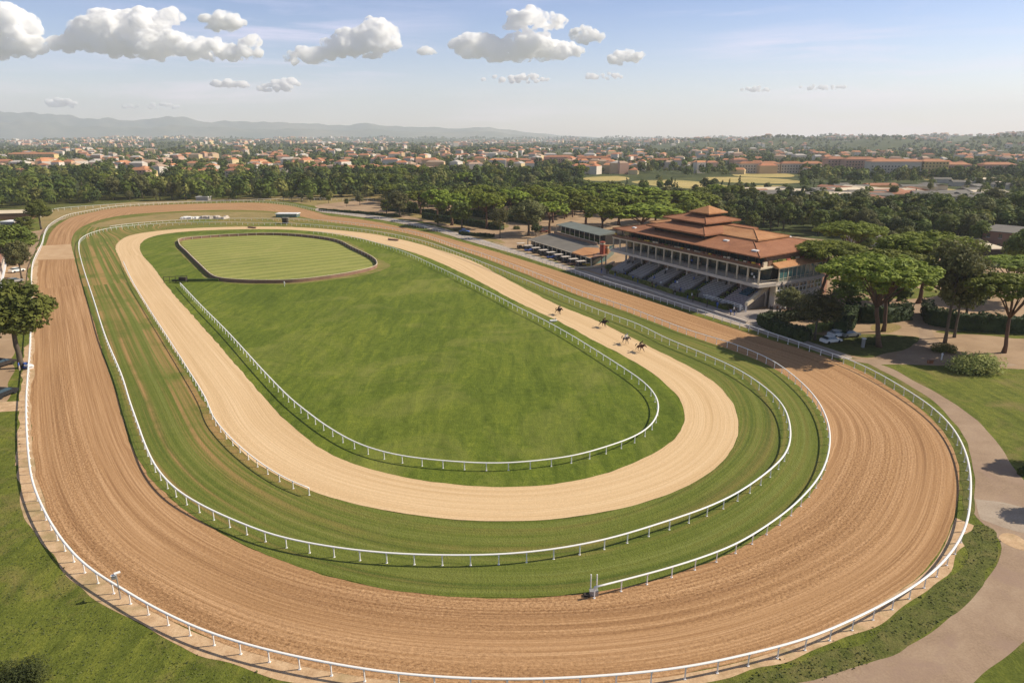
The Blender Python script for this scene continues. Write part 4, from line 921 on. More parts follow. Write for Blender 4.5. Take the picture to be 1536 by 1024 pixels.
simple_building('long_shed', rect_px(-60, 332, 46, 329, 12), 3.2, 'long shed with a pale cream roof at the far left before the wood', 'shed', 'wood', 'cream', 'gable', 0, .6, 1.2)
simple_building('shed', rect_px(2, 342, 23, 342, 7), 2.6, 'small white-roofed shed in front of the long pale one', 'shed', 'steel', 'white', 'flat', 0)
simple_building('shed', rect_px(24, 343, 44, 342, 5), 2.2, 'small brown shed with an arched cream canopy beside the small white one', 'shed', 'wood', 'cream', 'gable', 0, .4, .9)
simple_building('stable_block', [tuple(W(-70, 470)), tuple(W(-6, 470)), tuple(W(11, 392)), tuple(W(-40, 392))], 4.2, 'flat-roofed stable block with a white parapet cut off by the left edge', 'building', 'pale_stone', 'brickwall', 'flat', 0, .3)
mb = MB(); a_, b_ = W(-4, 452, 4.9), W(12, 378, 4.9); mb.tube([(a_[0], a_[1], 4.75), (b_[0], b_[1], 4.75)], .3, M['white'], 4); tag(mb.build('white_beam'), 'long white beam along the edge of the stable block roof', 'beam')
simple_building('low_house', rect_px(1268, 366, 1330, 372, 10), 3.4, 'low grey-roofed house between the lone pine and the stand', 'building', 'pale_stone', 'grey_roof', 'flat', 0)
# white maintenance pile, flat shed and dome beyond the sand track
def pile(x0, x1, y, h, mat, name, label, cat):
    a, b = W(x0, y), W(x1, y); n = 26; mb = MB()
    for k in range(n):
        t = random.random(); p = a+(b-a)*t; s = h*random.uniform(.5, 1)
        mb.box((p[0]+random.uniform(-1, 1), p[1]+random.uniform(-1.5, 1.5), s/2), (random.uniform(1.2, 3.2), random.uniform(1, 2.5), s), M[mat], random.uniform(0, 3))
    return tag(mb.build(name), label, cat)
pile(272, 302, 328, 1.1, 'white', 'tarpaulin_pile', 'long heap under white sheets beyond the sand track, left part', 'pile')
pile(303, 344, 328, 1.5, 'pale_stone', 'rubble_pile', 'mixed grey and brown heap right of the white sheeted one', 'pile')
def sh(name, xl, xr, y, h, dep, label, wall, rf, cat='shed'): return simple_building(name, rect_px(xl, y, xr, y, dep), h, label, cat, wall, rf, 'flat', 0, .4)
sh('low_hut', 414, 445, 326.5, 1.7, 6, 'long low hut with a pale roof in the far dirt', 'teal_glass', 'white')
sh('low_hut', 294, 312, 301, 2.2, 6, 'small white hut in front of the tree belt beyond the far bend', 'steel', 'white')
sh('booth', 423.5, 430.5, 336, 2.6, 2.5, 'dark upright booth between the two rails at the far end', 'dark', 'grey_roof', 'booth')
# ------------------------------------------------------------------ bodies grown from skeletons
def skin(name, verts, edges, rad, mat, levels=1):
    me = bpy.data.meshes.new(name); me.from_pydata(verts, edges, []); o = bpy.data.objects.new(name, me); COL.objects.link(o)
    s = o.modifiers.new('s', 'SKIN'); s.use_smooth_shade = True
    for i, r in enumerate(rad): me.skin_vertices[0].data[i].radius = r if hasattr(r, '__len__') else (r, r)
    me.skin_vertices[0].data[0].use_root = True
    o.modifiers.new('ss', 'SUBSURF').levels = levels
    bpy.context.view_layer.update()
    dg = bpy.context.evaluated_depsgraph_get(); res = bpy.data.meshes.new_from_object(o.evaluated_get(dg)); res.name = name
    res.materials.clear(); res.materials.append(mat); bpy.data.objects.remove(o); return res
def coat(name, c): return paint(name, c, .55, .25, 3)
M['bay'] = coat('bay_coat', (.09, .035, .018)); M['dark_bay'] = coat('dark_bay_coat', (.035, .018, .012)); M['grey_coat'] = coat('grey_coat', (.16, .12, .10)); M['skin'] = paint('skin', (.45, .25, .16), .7, .1, 3)
M['mane'] = paint('mane_hair', (.012, .009, .008), .8, .2, 3)
def horse(x, y, ang, mat, label, ph=0.0):
    r = empty('horse', (x, y, .07), ang, label, 'horse', None)
    s = math.sin(ph); c = math.cos(ph)
    V = [(-.62, 0, 1.25), (-.2, 0, 1.22), (.3, 0, 1.22), (.62, 0, 1.3), (.95, 0, 1.5), (1.2, 0, 1.62), (1.42, 0, 1.47), (1.62, 0, 1.3)]
    R = [(.27, .27), (.27, .3), (.28, .31), (.22, .27), (.13, .2), (.1, .13), (.09, .11), (.06, .07)]
    E = [(i, i+1) for i in range(7)]
    def leg(a, hip, knee, fet, hoof, rr_):
        b = len(V); V.extend([hip, knee, fet, hoof]); R.extend(rr_); E.extend([(a, b), (b, b+1), (b+1, b+2), (b+2, b+3)])
    for sd, q in ((1, s), (-1, -s)):
        leg(0, (-.66, .15*sd, 1.0), (-.52+.28*q, .15*sd, .78), (-.82+.42*q, .14*sd, .48+.05*abs(q)), (-.78+.55*q, .14*sd, .06+.12*max(0, q)), [.15, .11, .06, .055])
        leg(2, (.4, .15*sd, .98), (.46-.25*q, .14*sd, .7), (.5-.38*q, .14*sd, .42+.05*abs(q)), (.52-.55*q, .14*sd, .06+.14*max(0, -q)), [.12, .09, .05, .055])
    link(bpy.data.objects.new('body', skin('body', V, E, R, M[mat])), r)
    mb = MB(); mb.tube([(-.86, 0, 1.36), (-1.1, 0, 1.3), (-1.25, 0, 1.0), (-1.3, 0, .75)], [.07, .09, .08, .02], M['mane'], 6); mb.build('tail', r, True)
    mb = MB(); mb.tube([(.62, 0, 1.56), (.9, 0, 1.74), (1.14, 0, 1.8)], [.04, .06, .03], M['mane'], 5); mb.build('mane', r, True)
    mb = MB()
    for sd in (1, -1): mb.tube([(1.18, .06*sd, 1.7), (1.17, .08*sd, 1.86)], [.035, .008], M[mat], 5)
    mb.build('ears', r)
    return r
def person(x, y, z, ang, top, legs, label, pose='stand', group=None, hatm=None, hair='mane'):
    r = empty('person', (x, y, z), ang, label, 'person', group)
    if pose == 'ride':
        V = [(-.18, 0, 1.68), (.05, 0, 1.85), (.3, 0, 2.0), (.42, 0, 2.1), (.5, 0, 2.22)]; R = [.14, .14, .16, .06, .1]; E = [(0, 1), (1, 2), (2, 3), (3, 4)]
        for sd in (1, -1):
            b = len(V); V += [(-.1, .17*sd, 1.6), (.22, .26*sd, 1.38), (.02, .27*sd, 1.05), (.16, .27*sd, .98)]; R += [.1, .075, .05, .04]; E += [(0, b), (b, b+1), (b+1, b+2), (b+2, b+3)]
            b = len(V); V += [(.3, .2*sd, 1.92), (.48, .23*sd, 1.66), (.72, .1*sd, 1.66), (.8, .08*sd, 1.66)]; R += [.06, .045, .035, .03]; E += [(2, b), (b, b+1), (b+1, b+2), (b+2, b+3)]
        head = (.53, 0, 2.25); tz = 1.8
    elif pose == 'sit':
        V = [(0, 0, .5), (0, 0, .75), (.02, 0, .98), (.03, 0, 1.1), (.04, 0, 1.22)]; R = [.15, .14, .16, .06, .1]; E = [(0, 1), (1, 2), (2, 3), (3, 4)]
        for sd in (1, -1):
            b = len(V); V += [(.02, .1*sd, .5), (.42, .11*sd, .5), (.42, .11*sd, .1), (.55, .11*sd, .05)]; R += [.09, .07, .05, .04]; E += [(0, b), (b, b+1), (b+1, b+2), (b+2, b+3)]
            b = len(V); V += [(.02, .21*sd, .95), (.05, .25*sd, .68), (.28, .2*sd, .62), (.36, .18*sd, .62)]; R += [.055, .045, .035, .035]; E += [(2, b), (b, b+1), (b+1, b+2), (b+2, b+3)]
        head = (.05, 0, 1.27)
    else:
        V = [(0, 0, .95), (0, 0, 1.2), (0, 0, 1.42), (0, 0, 1.52), (.02, 0, 1.64)]; R = [(.13, .16), (.12, .15), (.12, .18), .055, .095]; E = [(0, 1), (1, 2), (2, 3), (3, 4)]
        for sd in (1, -1):
            b = len(V); V += [(0, .1*sd, .9), (.05*sd, .11*sd, .5), (-.02+.05*sd, .11*sd, .09), (.12+.05*sd, .12*sd, .04)]; R += [.09, .065, .045, .04]; E += [(0, b), (b, b+1), (b+1, b+2), (b+2, b+3)]
            b = len(V); V += [(0, .21*sd, 1.4), (-.02, .26*sd, 1.12), (.08, .25*sd, .88), (.1, .25*sd, .8)]; R += [.055, .045, .035, .035]; E += [(2, b), (b, b+1), (b+1, b+2), (b+2, b+3)]
        head = (.03, 0, 1.68)
    me = skin('body', V, E, R, M['skin'], 1); me.materials.append(M[top]); me.materials.append(M[legs])
    hz, mid = head[2]-.14, V[0][2]+.02
    for p in me.polygons:
        c = p.center
        p.material_index = 0 if c.z > hz else (1 if c.z > mid else 2)
    link(bpy.data.objects.new('body', me), r)
    mb = MB()
    n = 7; pts = [(head[0]-.01, 0, head[2]+.0), (head[0]-.015, 0, head[2]+.07), (head[0]-.015, 0, head[2]+.115)]
    mb.tube(pts, [.118, .1, .03], M[hatm or hair], 8); mb.build('helmet' if hatm else 'hair', r, True)
    return r
hd = math.atan2(-.84, .54)
for x, y, mt, sh_, lb, jl, c1, c2, hm, ph in [(838, 472, 'dark_bay', 0, 'hindmost dark bay horse galloping on the pale sand track', 'jockey in black crouched on the hindmost horse', 'black', 'black', 'black', .9), (905, 491, 'dark_bay', .1, 'very dark horse, second from the back, near the outer edge of the sand', 'jockey in dark red-brown on the second horse from the back', 'wood', 'black', 'black', 2.2),
                                      (938, 516, 'grey_coat', -.05, 'greyish horse third from the back, carrying the pale-clad rider', 'jockey in white and pale blue on the greyish horse', 'white', 'white', 'blue', 3.6), (960, 528, 'bay', .06, 'leading brown bay horse of the four on the sand track', 'jockey in dark clothes on the leading bay horse', 'black', 'wood', 'mane', 5.2)]:
    g = W(x, y); horse(g[0], g[1], hd+sh_, mt, lb, ph); person(g[0], g[1], .07, hd+sh_, c1, c2, jl, 'ride', None, hm)
# ------------------------------------------------------------------ oval paddock wall of brown boards with a white top
ow = curve([(269, 368), (273, 361), (301, 358), (343, 355), (400, 353), (443, 354.5), (501, 362), (529, 374.5), (558, 389), (565, 396), (563, 403), (544, 409), (501, 417), (443, 424), (400, 425), (358, 424), (329, 421), (319, 417), (300, 400), (281, 381)], True, 0, .9, 3)
r = empty('paddock_wall', (*ow[0], 0), 0, 'low brown board wall with a white top rail round the pale oval paddock', 'wall')
Q = ow-ow[0]; n = len(Q); h_ = 1.0
th = offset(Q, .12)
V = [(a, b, z) for q, z in ((Q, 0), (Q, h_), (th, h_), (th, 0)) for a, b in q]
fs = []
for k in range(3):
    for i in range(n): fs.append((k*n+i, k*n+(i+1) % n, (k+1)*n+(i+1) % n, (k+1)*n+i))
mb = MB(); mb.add(V, fs, M['brown_panel']); mb.build('board', r)
mb = MB(); mb.tube([(a, b, h_+.05) for a, b in offset(Q, .06)], .14, M['cream'], 6, True, .5); mb.build('top_rail', r)
pm = MB(); pm.box((0, 0, .58), (.14, .14, 1.16), M['pale_stone']); pme = pm.mesh('post')
pp = resample(offset(Q, -.12), True, 3.6)
for a, b in pp[:100]: obj('post', pme, r, (a, b, 0))
# ------------------------------------------------------------------ small things beside the tracks
g = W(181, 898); r = empty('camera_post', (g[0], g[1], 0), .4, 'grey post with a white camera box behind the rail at bottom left', 'camera')
mb = MB(); mb.tube([(0, 0, 0), (0, 0, 2.6)], .055, M['steel'], 6); mb.build('pole', r)
mb = MB(); mb.box((-.2, 0, 2.35), (.4, .26, .34), M['steel']); mb.box((-.2, 0, 2.55), (.46, .32, .04), M['white']); mb.build('box', r)
mb = MB(); mb.box((.1, 0, 2.72), (.5, .28, .07), M['white'], .3); mb.tube([(0, 0, 2.55), (.05, 0, 2.72)], .05, M['white'], 5); mb.build('sun_shield', r)
g = W(890, 889); r = empty('rail_end_stand', (g[0], g[1], 0), 0, 'pair of white posts with a grey box where the inner rail begins', 'post')
for k, dx in enumerate((-.25, .3)):
    mb = MB(); mb.tube([(dx, .1, 0), (dx, .1, 1.9)], .06, M['white'], 6); mb.build('post', r)
mb = MB(); mb.box((0, -.25, .25), (.8, .5, .5), M['steel']); mb.box((-.65, -.45, .12), (.5, .4, .24), M['dark']); mb.build('box', r)
# starting frame at the top of the innermost rail
g = W(262, 425); r = empty('starting_gate', (g[0], g[1], .05), 0, 'dark frame of bars standing at the upper end of the innermost rail', 'gate')
for k in range(5):
    mb = MB(); mb.tube([(-3+k*1.5, .4*k, 0), (-3+k*1.5, .4*k, 1.9)], .08, M['dark'], 5); mb.build('post', r)
for z in (.7, 1.8):
    mb = MB(); mb.tube([(-3.1, 0, z), (3.1, 1.65, z)], .08, M['dark'], 5); mb.build('bar', r)
mb = MB(); mb.box((2.2, .6, 1.1), (2.0, .9, 1.0), M['dark']); mb.build('motor_box', r)
mb = MB(); mb.tube([(-3.4, 2.5, .55), (9.5, 3.5, .55)], .35, M['hedge'], 6); tag(obj('low_brush_hedge', mb.mesh('low_brush_hedge'), None, (g[0]+2, g[1]-1, .02)), 'low brush strip on the grass right of the dark starting frame', 'hedge')
g = W(427, 430); person(g[0], g[1], .06, 1, 'white', 'white', 'person in white standing on the infield below the paddock wall')
g = W(30, 556); person(g[0], g[1], .02, .5, 'blue', 'cream', 'person in a blue top standing under the large tree at the left edge')
mb = MB(); 
for k in range(6): mb.box((random.uniform(-.5, .5), random.uniform(-.4, .4), .2+.13*k), (random.uniform(.7, 1.2), random.uniform(.5, .9), .3), M['blue' if k % 2 else 'white'], random.uniform(0, 3))
g = W(34, 553); tag(obj('tarpaulin', mb.mesh('tarpaulin'), None, (g[0]+.9, g[1], 0)), 'crumpled blue and white tarpaulin at the foot of the left tree', 'tarpaulin')
for (x, y, ln, lb) in [(590, 361, 5.0, 'brown brush hurdle lying across the sand track near its far bend'), (378, 342.5, 5, 'small brown brush hurdle on the far edge of the sand track')]:
    g = W(x, y); mb = MB(); mb.box((0, 0, .35), (ln, .5, .55), M['brown_panel']); 
    for k in range(9): mb.tube([(-ln/2+ln*k/8, 0, .5), (-ln/2+ln*k/8+.1, .1, .95)], .07, M['wood'], 4)
    r = obj('hurdle', mb.mesh('hurdle'), None, (g[0], g[1], .06), -.5); tag(r, lb, 'hurdle')
g = W(830, 483); mb = MB(); mb.box((0, 0, .3), (1.6, .7, .3), M['white'], .3); mb.box((.5, .3, .6), (.3, .3, .5), M['cream']); tag(obj('marker_board', mb.mesh('marker_board'), None, (g[0], g[1], .06)), 'small white marker lying beside the sand track by the inner rail', 'marker')
g = W(1412, 540); mb = MB(); mb.tube([(0, 0, 0), (0, 0, 1.0)], .12, M['white'], 8); mb.tube([(0, 0, 1.0), (0, 0, 1.35)], [.2, .14], M['white'], 8); tag(obj('bollard_lamp', mb.mesh('bollard_lamp'), None, (g[0], g[1], .03)), 'short white bollard lamp left of the big pale shrub mass', 'lamp')
g = W(1395, 545); mb = MB(); mb.box((0, 0, .3), (.9, .5, .6), M['tile']); mb.box((0, 0, .66), (1.0, .6, .1), M['brown_panel']); tag(obj('brick_meter_box', mb.mesh('brick_meter_box'), None, (g[0], g[1], .03)), 'small reddish box on the verge near the bollard lamp', 'box')
# curved stone bench/kerb behind the stand corner
g = W(1294, 521); mb = MB(); mb.box((0, 0, .9), (.5, .5, 1.8), M['steel']); mb.box((0, 0, 1.86), (.7, .7, .12), M['white']); tag(obj('stone_pedestal', mb.mesh('stone_pedestal'), None, (g[0], g[1], .02)), 'grey pedestal at the foot of the big forked pine', 'pedestal')
# low retaining kerb along the stand
kq = curve([(905, 416), (964, 433.5), (1016, 451), (1068, 468), (1120, 485)], False, 0, 1)
mb = MB(); mb.tube([(a, b, .35) for a, b in kq], .3, M['pale_stone'], 4); tag(mb.build('kerb_wall'), 'low pale kerb wall between the stand terrace and the straight', 'wall')
kq = curve([(862, 404), (905, 401), (921, 395)], False, 0, 1); mb = MB(); mb.tube([(a, b, .5) for a, b in kq], .35, M['cream'], 4); tag(mb.build('curved_wall'), 'short curved cream wall where the annex meets the terrace', 'wall')
# ------------------------------------------------------------------ vehicles
def car(x, y, ang, mat, label, kind='car', L=4.3, group=None):
    r = empty('parked_car', (x, y, .03), ang, label, 'car', group)
    mb = MB(); w = .88; h = L/2
    prof = [(-h, .35), (-h, .8), (-h*.93, .95), (-h*.35, 1.0), (h*.42, .95), (h*.95, .78), (h, .55), (h, .35)]
    n = len(prof); vs = [(a, -w, z) for a, z in prof]+[(a, w, z) for a, z in prof]
    mb.add(vs, [tuple(range(n)), tuple(range(2*n-1, n-1, -1))]+[(i, n+i, n+(i+1) % n, (i+1) % n) for i in range(n)], M[mat]); mb.build('body', r)
    mb = MB(); c = [(-h*.8, 1.0), (-h*.6, 1.42), (h*.12, 1.45), (h*.45, .98)]; vs = [(a, -w*.95, z) for a, z in c]+[(a, w*.95, z) for a, z in c]; 
    vs = [(v[0], v[1]*(.82 if v[2] > 1.2 else 1), v[2]) for v in vs]
    mb.add(vs, [(0, 1, 2, 3), (7, 6, 5, 4), (0, 4, 5, 1), (1, 5, 6, 2), (2, 6, 7, 3)], M['glass']); mb.build('windows', r)
    mb = MB(); mb.box((-h*.24, 0, 1.455), (h*.7, w*1.5, .05), M[mat]); mb.build('roof', r)
    for a in (-h*.62, h*.62):
        for s in (-1, 1):
            mb = MB(); mb.tube([(a, s*(w-.18), .33), (a, s*(w+.02), .33)], .33, M['tyre'], 10); mb.build('wheel', r)
    return r
def cpx(x, y, ang, mat, lb, **k): g = W(x, y); return car(g[0], g[1], ang, mat, lb, **k)
cpx(1246, 514, .35, 'white', 'front white car parked on the grass by the forked pine')
cpx(1257, 505, .3, 'white', 'middle white car parked behind the front white one')
cpx(1274, 505, .3, 'steel', 'rear silver-white car nearest the trunk of the forked pine')
cpx(6, 594, 1.4, 'black', 'black car cut off by the left edge near the cross lane')
cpx(4, 549, 1.3, 'dark', 'dark car in the shade at the left edge below the tree')
cpx(22, 424, 1.2, 'steel', 'silver car beside the stable block at the left', L=4.5)
cpx(26, 408, 1.2, 'white', 'white car higher up the stable lane', L=4.2)
cpx(815, 349, .2, 'red', 'red car parked in front of the round clipped bush')
cpx(697, 349, -.3, 'blue', 'blue car on the path in the tree park'); cpx(672, 297, .1, 'blue', 'blue car on the far lane above the tree park')
# open buggies with white canopies before the annex
def buggy(x, y, ang, label, body):
    r = empty('buggy', (x, y, .03), ang, label, 'buggy', 'open buggies parked in front of the annex')
    mb = MB(); mb.box((0, 0, .5), (3.0, 1.5, .5), M[body]); mb.box((-.3, 0, .95), (.6, 1.4, .55), M['black']); mb.box((-1.2, 0, .95), (.5, 1.4, .5), M['black']); mb.build('body', r)
    mb = MB(); mb.box((-.2, 0, 2.05), (3.0, 1.9, .12), M['pale_stone']); mb.build('canopy', r)
    for a in (-1.4, 1.1):
        for s in (-.7, .7): mb = MB(); mb.tube([(a, s, .7), (a, s, 2.0)], .05, M['steel'], 4); mb.build('post', r)
    for a in (-1, 1):
        for s in (-.7, .7): mb = MB(); mb.tube([(a, s-.08, .28), (a, s+.08, .28)], .28, M['tyre'], 8); mb.build('wheel', r)
ordn = ['first (leftmost)', 'second', 'third', 'fourth', 'fifth', 'sixth', 'seventh', 'eighth', 'last (rightmost)']
for k in range(9):
    t = k/8; x, y = 782+t*(872-782), 373+t*(401-373); g = W(x, y)
    buggy(g[0], g[1], math.atan2(-.9, .44)+1.45, f'{ordn[k]} white-topped buggy in the row in front of the annex', ['dark', 'blue', 'dark', 'black', 'blue', 'black', 'dark', 'brown_panel', 'dark'][k])
g = W(880, 400); mb = MB(); mb.box((0, 0, .5), (2.6, 1.2, 1.0), M['yellow'], .3); mb.box((.2, .1, 1.1), (1.2, .9, .3), M['cream'], .5); tag(obj('covered_stall', mb.mesh('covered_stall'), None, (g[0], g[1], .03)), 'yellow covered stall at the right end of the buggy row', 'stall')
# ------------------------------------------------------------------ people on the terrace and yard
tops = ['black', 'dark', 'wood', 'steel', 'white', 'black', 'black', 'dark', 'blue']
def pword(c): return {'black': 'black', 'blue': 'blue', 'wood': 'brown', 'steel': 'grey', 'white': 'white', 'red': 'red', 'dark': 'dark brown', 'cream': 'cream'}[c]
place_w = [('at the left end of the terrace', 907, 410), ('before the first seating block from the left', 930, 414), ('below the second seating block from the left', 958, 424), ('below the third seating block from the left', 985, 432), ('below the fourth seating block from the left', 1012, 441), ('below the fifth seating block from the left', 1040, 451), ('near the tubular barrier', 1068, 460), ('by the right end of the terrace', 1098, 471)]
for wds, x, y in place_w:
    for k in range(4):
        t = tops[(k*2+len(wds)) % len(tops)]; b = ['black', 'blue', 'dark', 'steel'][k]
        g = W(x+random.uniform(-9, 9), y+random.uniform(-3.2, 3.2))
        person(g[0], g[1], .04, random.uniform(0, 6), t, b, f'person in a {pword(t)} top standing {wds}', 'stand', 'spectators on the terrace below the seats')
for k in range(14):
    a = random.uniform(2, 58); t = random.choice(tops); x, y = G(a, 1.1+random.random()*3)
    person(x, y, 6.5, random.uniform(2.5, 4.5), t, 'dark', f'person in a {pword(t)} top on the columned terrace of the stand', 'stand', 'spectators on the columned terrace')
rowsz = lambda k: (-1.6+k*.78+.45, .75+k*.24-.28)
for k in range(12):
    e = random.choice(edges); a = random.uniform(e[0]+.5, e[1]-.5); rw_ = random.randint(1, 9); b, z = rowsz(rw_); t = random.choice(tops); x, y = G(a, b)
    person(x, y, z, math.atan2(-GV[1], -GV[0]), t, 'dark', f'person in a {pword(t)} top sitting on the stepped seats', 'sit', 'spectators on the stepped seats')
for k in range(9):
    a = 2.5+k*.9; x, y = G(-3-k*.55, 1.5+k*.8+random.random()); t = tops[k % 9]
    person(x, y, .04, random.uniform(0, 6), t, 'black', f'person in a {pword(t)} top in the group by the stand end wall', 'stand', 'people by the stand end wall')
# ------------------------------------------------------------------ far town: houses
def house_mesh(w, d, h, rise, wallc, roofc, kind='gable', wins=0):
    q = [(-w/2, -d/2), (w/2, -d/2), (w/2, d/2), (-w/2, d/2)]; mb = MB(); mb.hexa(q, -3, h, M[wallc])
    wall = mb.mesh('wall'); mb = MB(); o_ = .5; b = [(-w/2-o_, -d/2-o_), (w/2+o_, -d/2-o_), (w/2+o_, d/2+o_), (-w/2-o_, d/2+o_)]
    if kind == 'flat': mb.hexa(b, h+.01, h+.5, M[roofc])
    else:
        ins = d/2 if kind == 'hip' else 0
        vs = [(*p, h+.01) for p in b]+[(-w/2-o_+ins, 0, h+rise), (w/2+o_-ins, 0, h+rise)]
        mb.add(vs, [(0, 1, 5, 4), (1, 2, 5), (2, 3, 4, 5), (3, 0, 4), (3, 2, 1, 0)], M[roofc])
    wl = []
    if wins:
        wm = MB(); wm.box((0, 0, 0), (1.3, .12, 1.6), M['glass']); wm.box((0, -.3, -.95), (1.9, .6, .9), M[wallc]); wme = wm.mesh('window')
        nf = int(h/3.1); nw = min(wins, int(w/3.2))
        for f in range(nf):
            for k in range(nw): wl.append((wme, -w/2+w*(k+.5)/nw, -d/2-.04, 1.8+f*3.1))
    return wall, mb.mesh('roof'), wl
M['w1'] = paint('ochre_plaster', (.56, .37, .19), .85, .2, .3); M['w2'] = paint('pink_plaster', (.55, .34, .25), .85, .2, .3); M['w3'] = paint('white_plaster', (.56, .49, .41), .85, .15, .3); M['w4'] = paint('yellow_plaster', (.64, .48, .23), .85, .2, .3)
M['t2'] = paint('old_tiles', (.36, .16, .09), .9, .35, .3); M['t3'] = paint('bright_tiles', (.42, .19, .10), .9, .25, .3)
cw = {'w1': 'ochre', 'w2': 'pink', 'w3': 'white', 'w4': 'yellow', 'pale_stone': 'pale grey'}; ct = {'t2': 'old brown-red', 't3': 'bright orange', 'tile': 'terracotta', 'grey_roof': 'grey', 'cream': 'cream'}
HM = []
for k in range(16):
    wc = ['w1', 'w2', 'w3', 'w4'][k % 4]; rc = ['t2', 't3', 'tile'][k % 3] if k % 8 != 7 else 'grey_roof'
    w_, d_, h_ = random.uniform(9, 16), random.uniform(7, 10), random.choice([4, 6, 6, 9]); HM.append((house_mesh(w_, d_, h_, random.uniform(1.6, 2.8), wc, rc, random.choice(['gable', 'hip', 'hip'])), wc, rc, h_))
def put_house(tpl, x, y, rz, label, group, name='house', cat='house'):
    (wall, rf, wl), wc, rc, h_ = tpl; z = float(hills(np.array(x), np.array(y)))
    r = empty(name, (x, y, z), rz, label, cat, group); obj('wall', wall, r); obj('roof', rf, r)
    for wme, a, b, c in wl[:60]: obj('window', wme, r, (a, b, c))
    return r
taken = []
def hband(n, x0, x1, y0, y1, where, sep=16, tp=None):
    c = 0; t = 0
    while c < n and t < n*40:
        t += 1; g = W(random.uniform(x0, x1), random.uniform(y0, y1))
        if any((g[0]-a)**2+(g[1]-b)**2 < sep**2 for a, b in taken[-200:]): continue
        taken.append((g[0], g[1])); tpl = random.choice(HM if tp is None else tp); c += 1
        put_house(tpl, g[0], g[1], random.choice([0, .25, -.3, .5, 1.4, -1.2])+random.uniform(-.1, .1), f'{cw[tpl[1]]} {"low" if tpl[3] < 5 else "two-storey" if tpl[3] < 8 else "three-storey"} house with {ct[tpl[2]]} roof, {where}', 'houses '+where)
hband(20, 0, 190, 246, 266, 'in the trees at the far left')
hband(26, 190, 420, 243, 266, 'among trees above the far bend')
hband(28, 400, 620, 243, 262, 'clustered above the middle far bend')
hband(30, 0, 420, 228, 243, 'in the second line at left')
hband(30, 420, 740, 228, 244, 'in the second line at centre')
hband(34, 700, 1060, 228, 252, 'in the terracotta quarter')
hband(20, 1060, 1320, 225, 244, 'left behind the long apartment blocks')
hband(20, 1320, 1560, 225, 250, 'right behind the long apartment blocks')
FL = []
for wc, rc in (('pale_stone', 'cream'), ('w3', 'grey_roof'), ('w1', 't2'), ('pale_stone', 'grey_roof')): FL.append((house_mesh(random.uniform(14, 30), random.uniform(8, 12), 3.6, 1.3, wc, rc, 'gable'), wc, rc, 3.6))
hband(34, 1225, 1480, 283, 308, 'beyond the right wood', 11, FL)
hband(8, 1110, 1240, 288, 300, 'among the low sheds behind the stand', 14, FL)
hband(7, 1380, 1560, 272, 284, 'by the light fields at the far right', 20, FL)
def apartment(px, py, w, d, h, rz, wc, rc, label, wins=16, kind='hip'):
    g = W(px, py); tpl = (house_mesh(w, d, h, 2.6, wc, rc, kind, wins), wc, rc, h); put_house(tpl, g[0], g[1], rz, label, 'apartment blocks', 'apartment_building', 'apartments'); taken.append((g[0], g[1]))
apartment(52, 243, 75, 14, 13, .05, 'w4', 't3', 'long yellow apartment building with orange roof at the far left'); apartment(212, 270, 18, 10, 9.5, -.1, 'w2', 't3', 'tall pink house with orange roof by the left belt trees', 5)
apartment(80, 250, 20, 12, 9, .3, 'w4', 't3', 'yellow building below the long one at the far left', 5); apartment(292, 268, 44, 12, 8, .1, 'w1', 't3', 'ochre row building with old roof above the far bend', 10); apartment(360, 266, 26, 11, 7, -.1, 'w3', 't2', 'white low block with brown roof above the far bend', 6)
apartment(510, 261, 60, 13, 7, .06, 'w1', 't3', 'long ochre row with bright orange roof at mid left', 12); apartment(563, 261, 56, 13, 7, -.05, 'w2', 't3', 'long pink row with bright orange roof right of the ochre row', 12)
apartment(838, 248, 44, 14, 12, .05, 'w2', 't2', 'pink apartment block in the terracotta quarter, left one', 14); apartment(890, 250, 48, 14, 12, 0, 'w2', 'tile', 'pink apartment block in the terracotta quarter, widest', 16); apartment(995, 250, 40, 14, 9, -.05, 'w1', 'tile', 'ochre apartment block in the terracotta quarter, right one', 14); apartment(770, 250, 50, 12, 9, .1, 'w2', 't2', 'reddish-roofed block at the left of the terracotta quarter', 12)
for k, (x, w_) in enumerate([(1122, 26), (1152, 22), (1184, 27), (1216, 24)]): apartment(x, 260, w_, 12, 11, random.uniform(-.1, .1), 'w3', 't3' if k % 2 else 'tile', f'{["first", "second", "third", "fourth"][k]} white terraced block from the left, with orange roof', 9)
apartment(1250, 262, 22, 14, 17, 0, 'w2', 't2', 'narrow tall pink block left of the pink slab', 6); apartment(1286, 263, 36, 14, 17, .02, 'w2', 't2', 'pink apartment slab with balconies behind the right wood', 14)
apartment(1338, 266, 54, 14, 16, 0, 'w3', 't3', 'longest apartment block, grey balconies and orange roof', 20); apartment(1394, 266, 28, 14, 16, 0, 'w4', 't3', 'yellow end block right of the longest apartment block', 10)
apartment(1430, 262, 30, 13, 11, .05, 'w2', 't3', 'pink block at the far right, left of two', 10); apartment(1492, 262, 36, 13, 11, -.03, 'w2', 't3', 'pink block at the far right, right of two', 14)
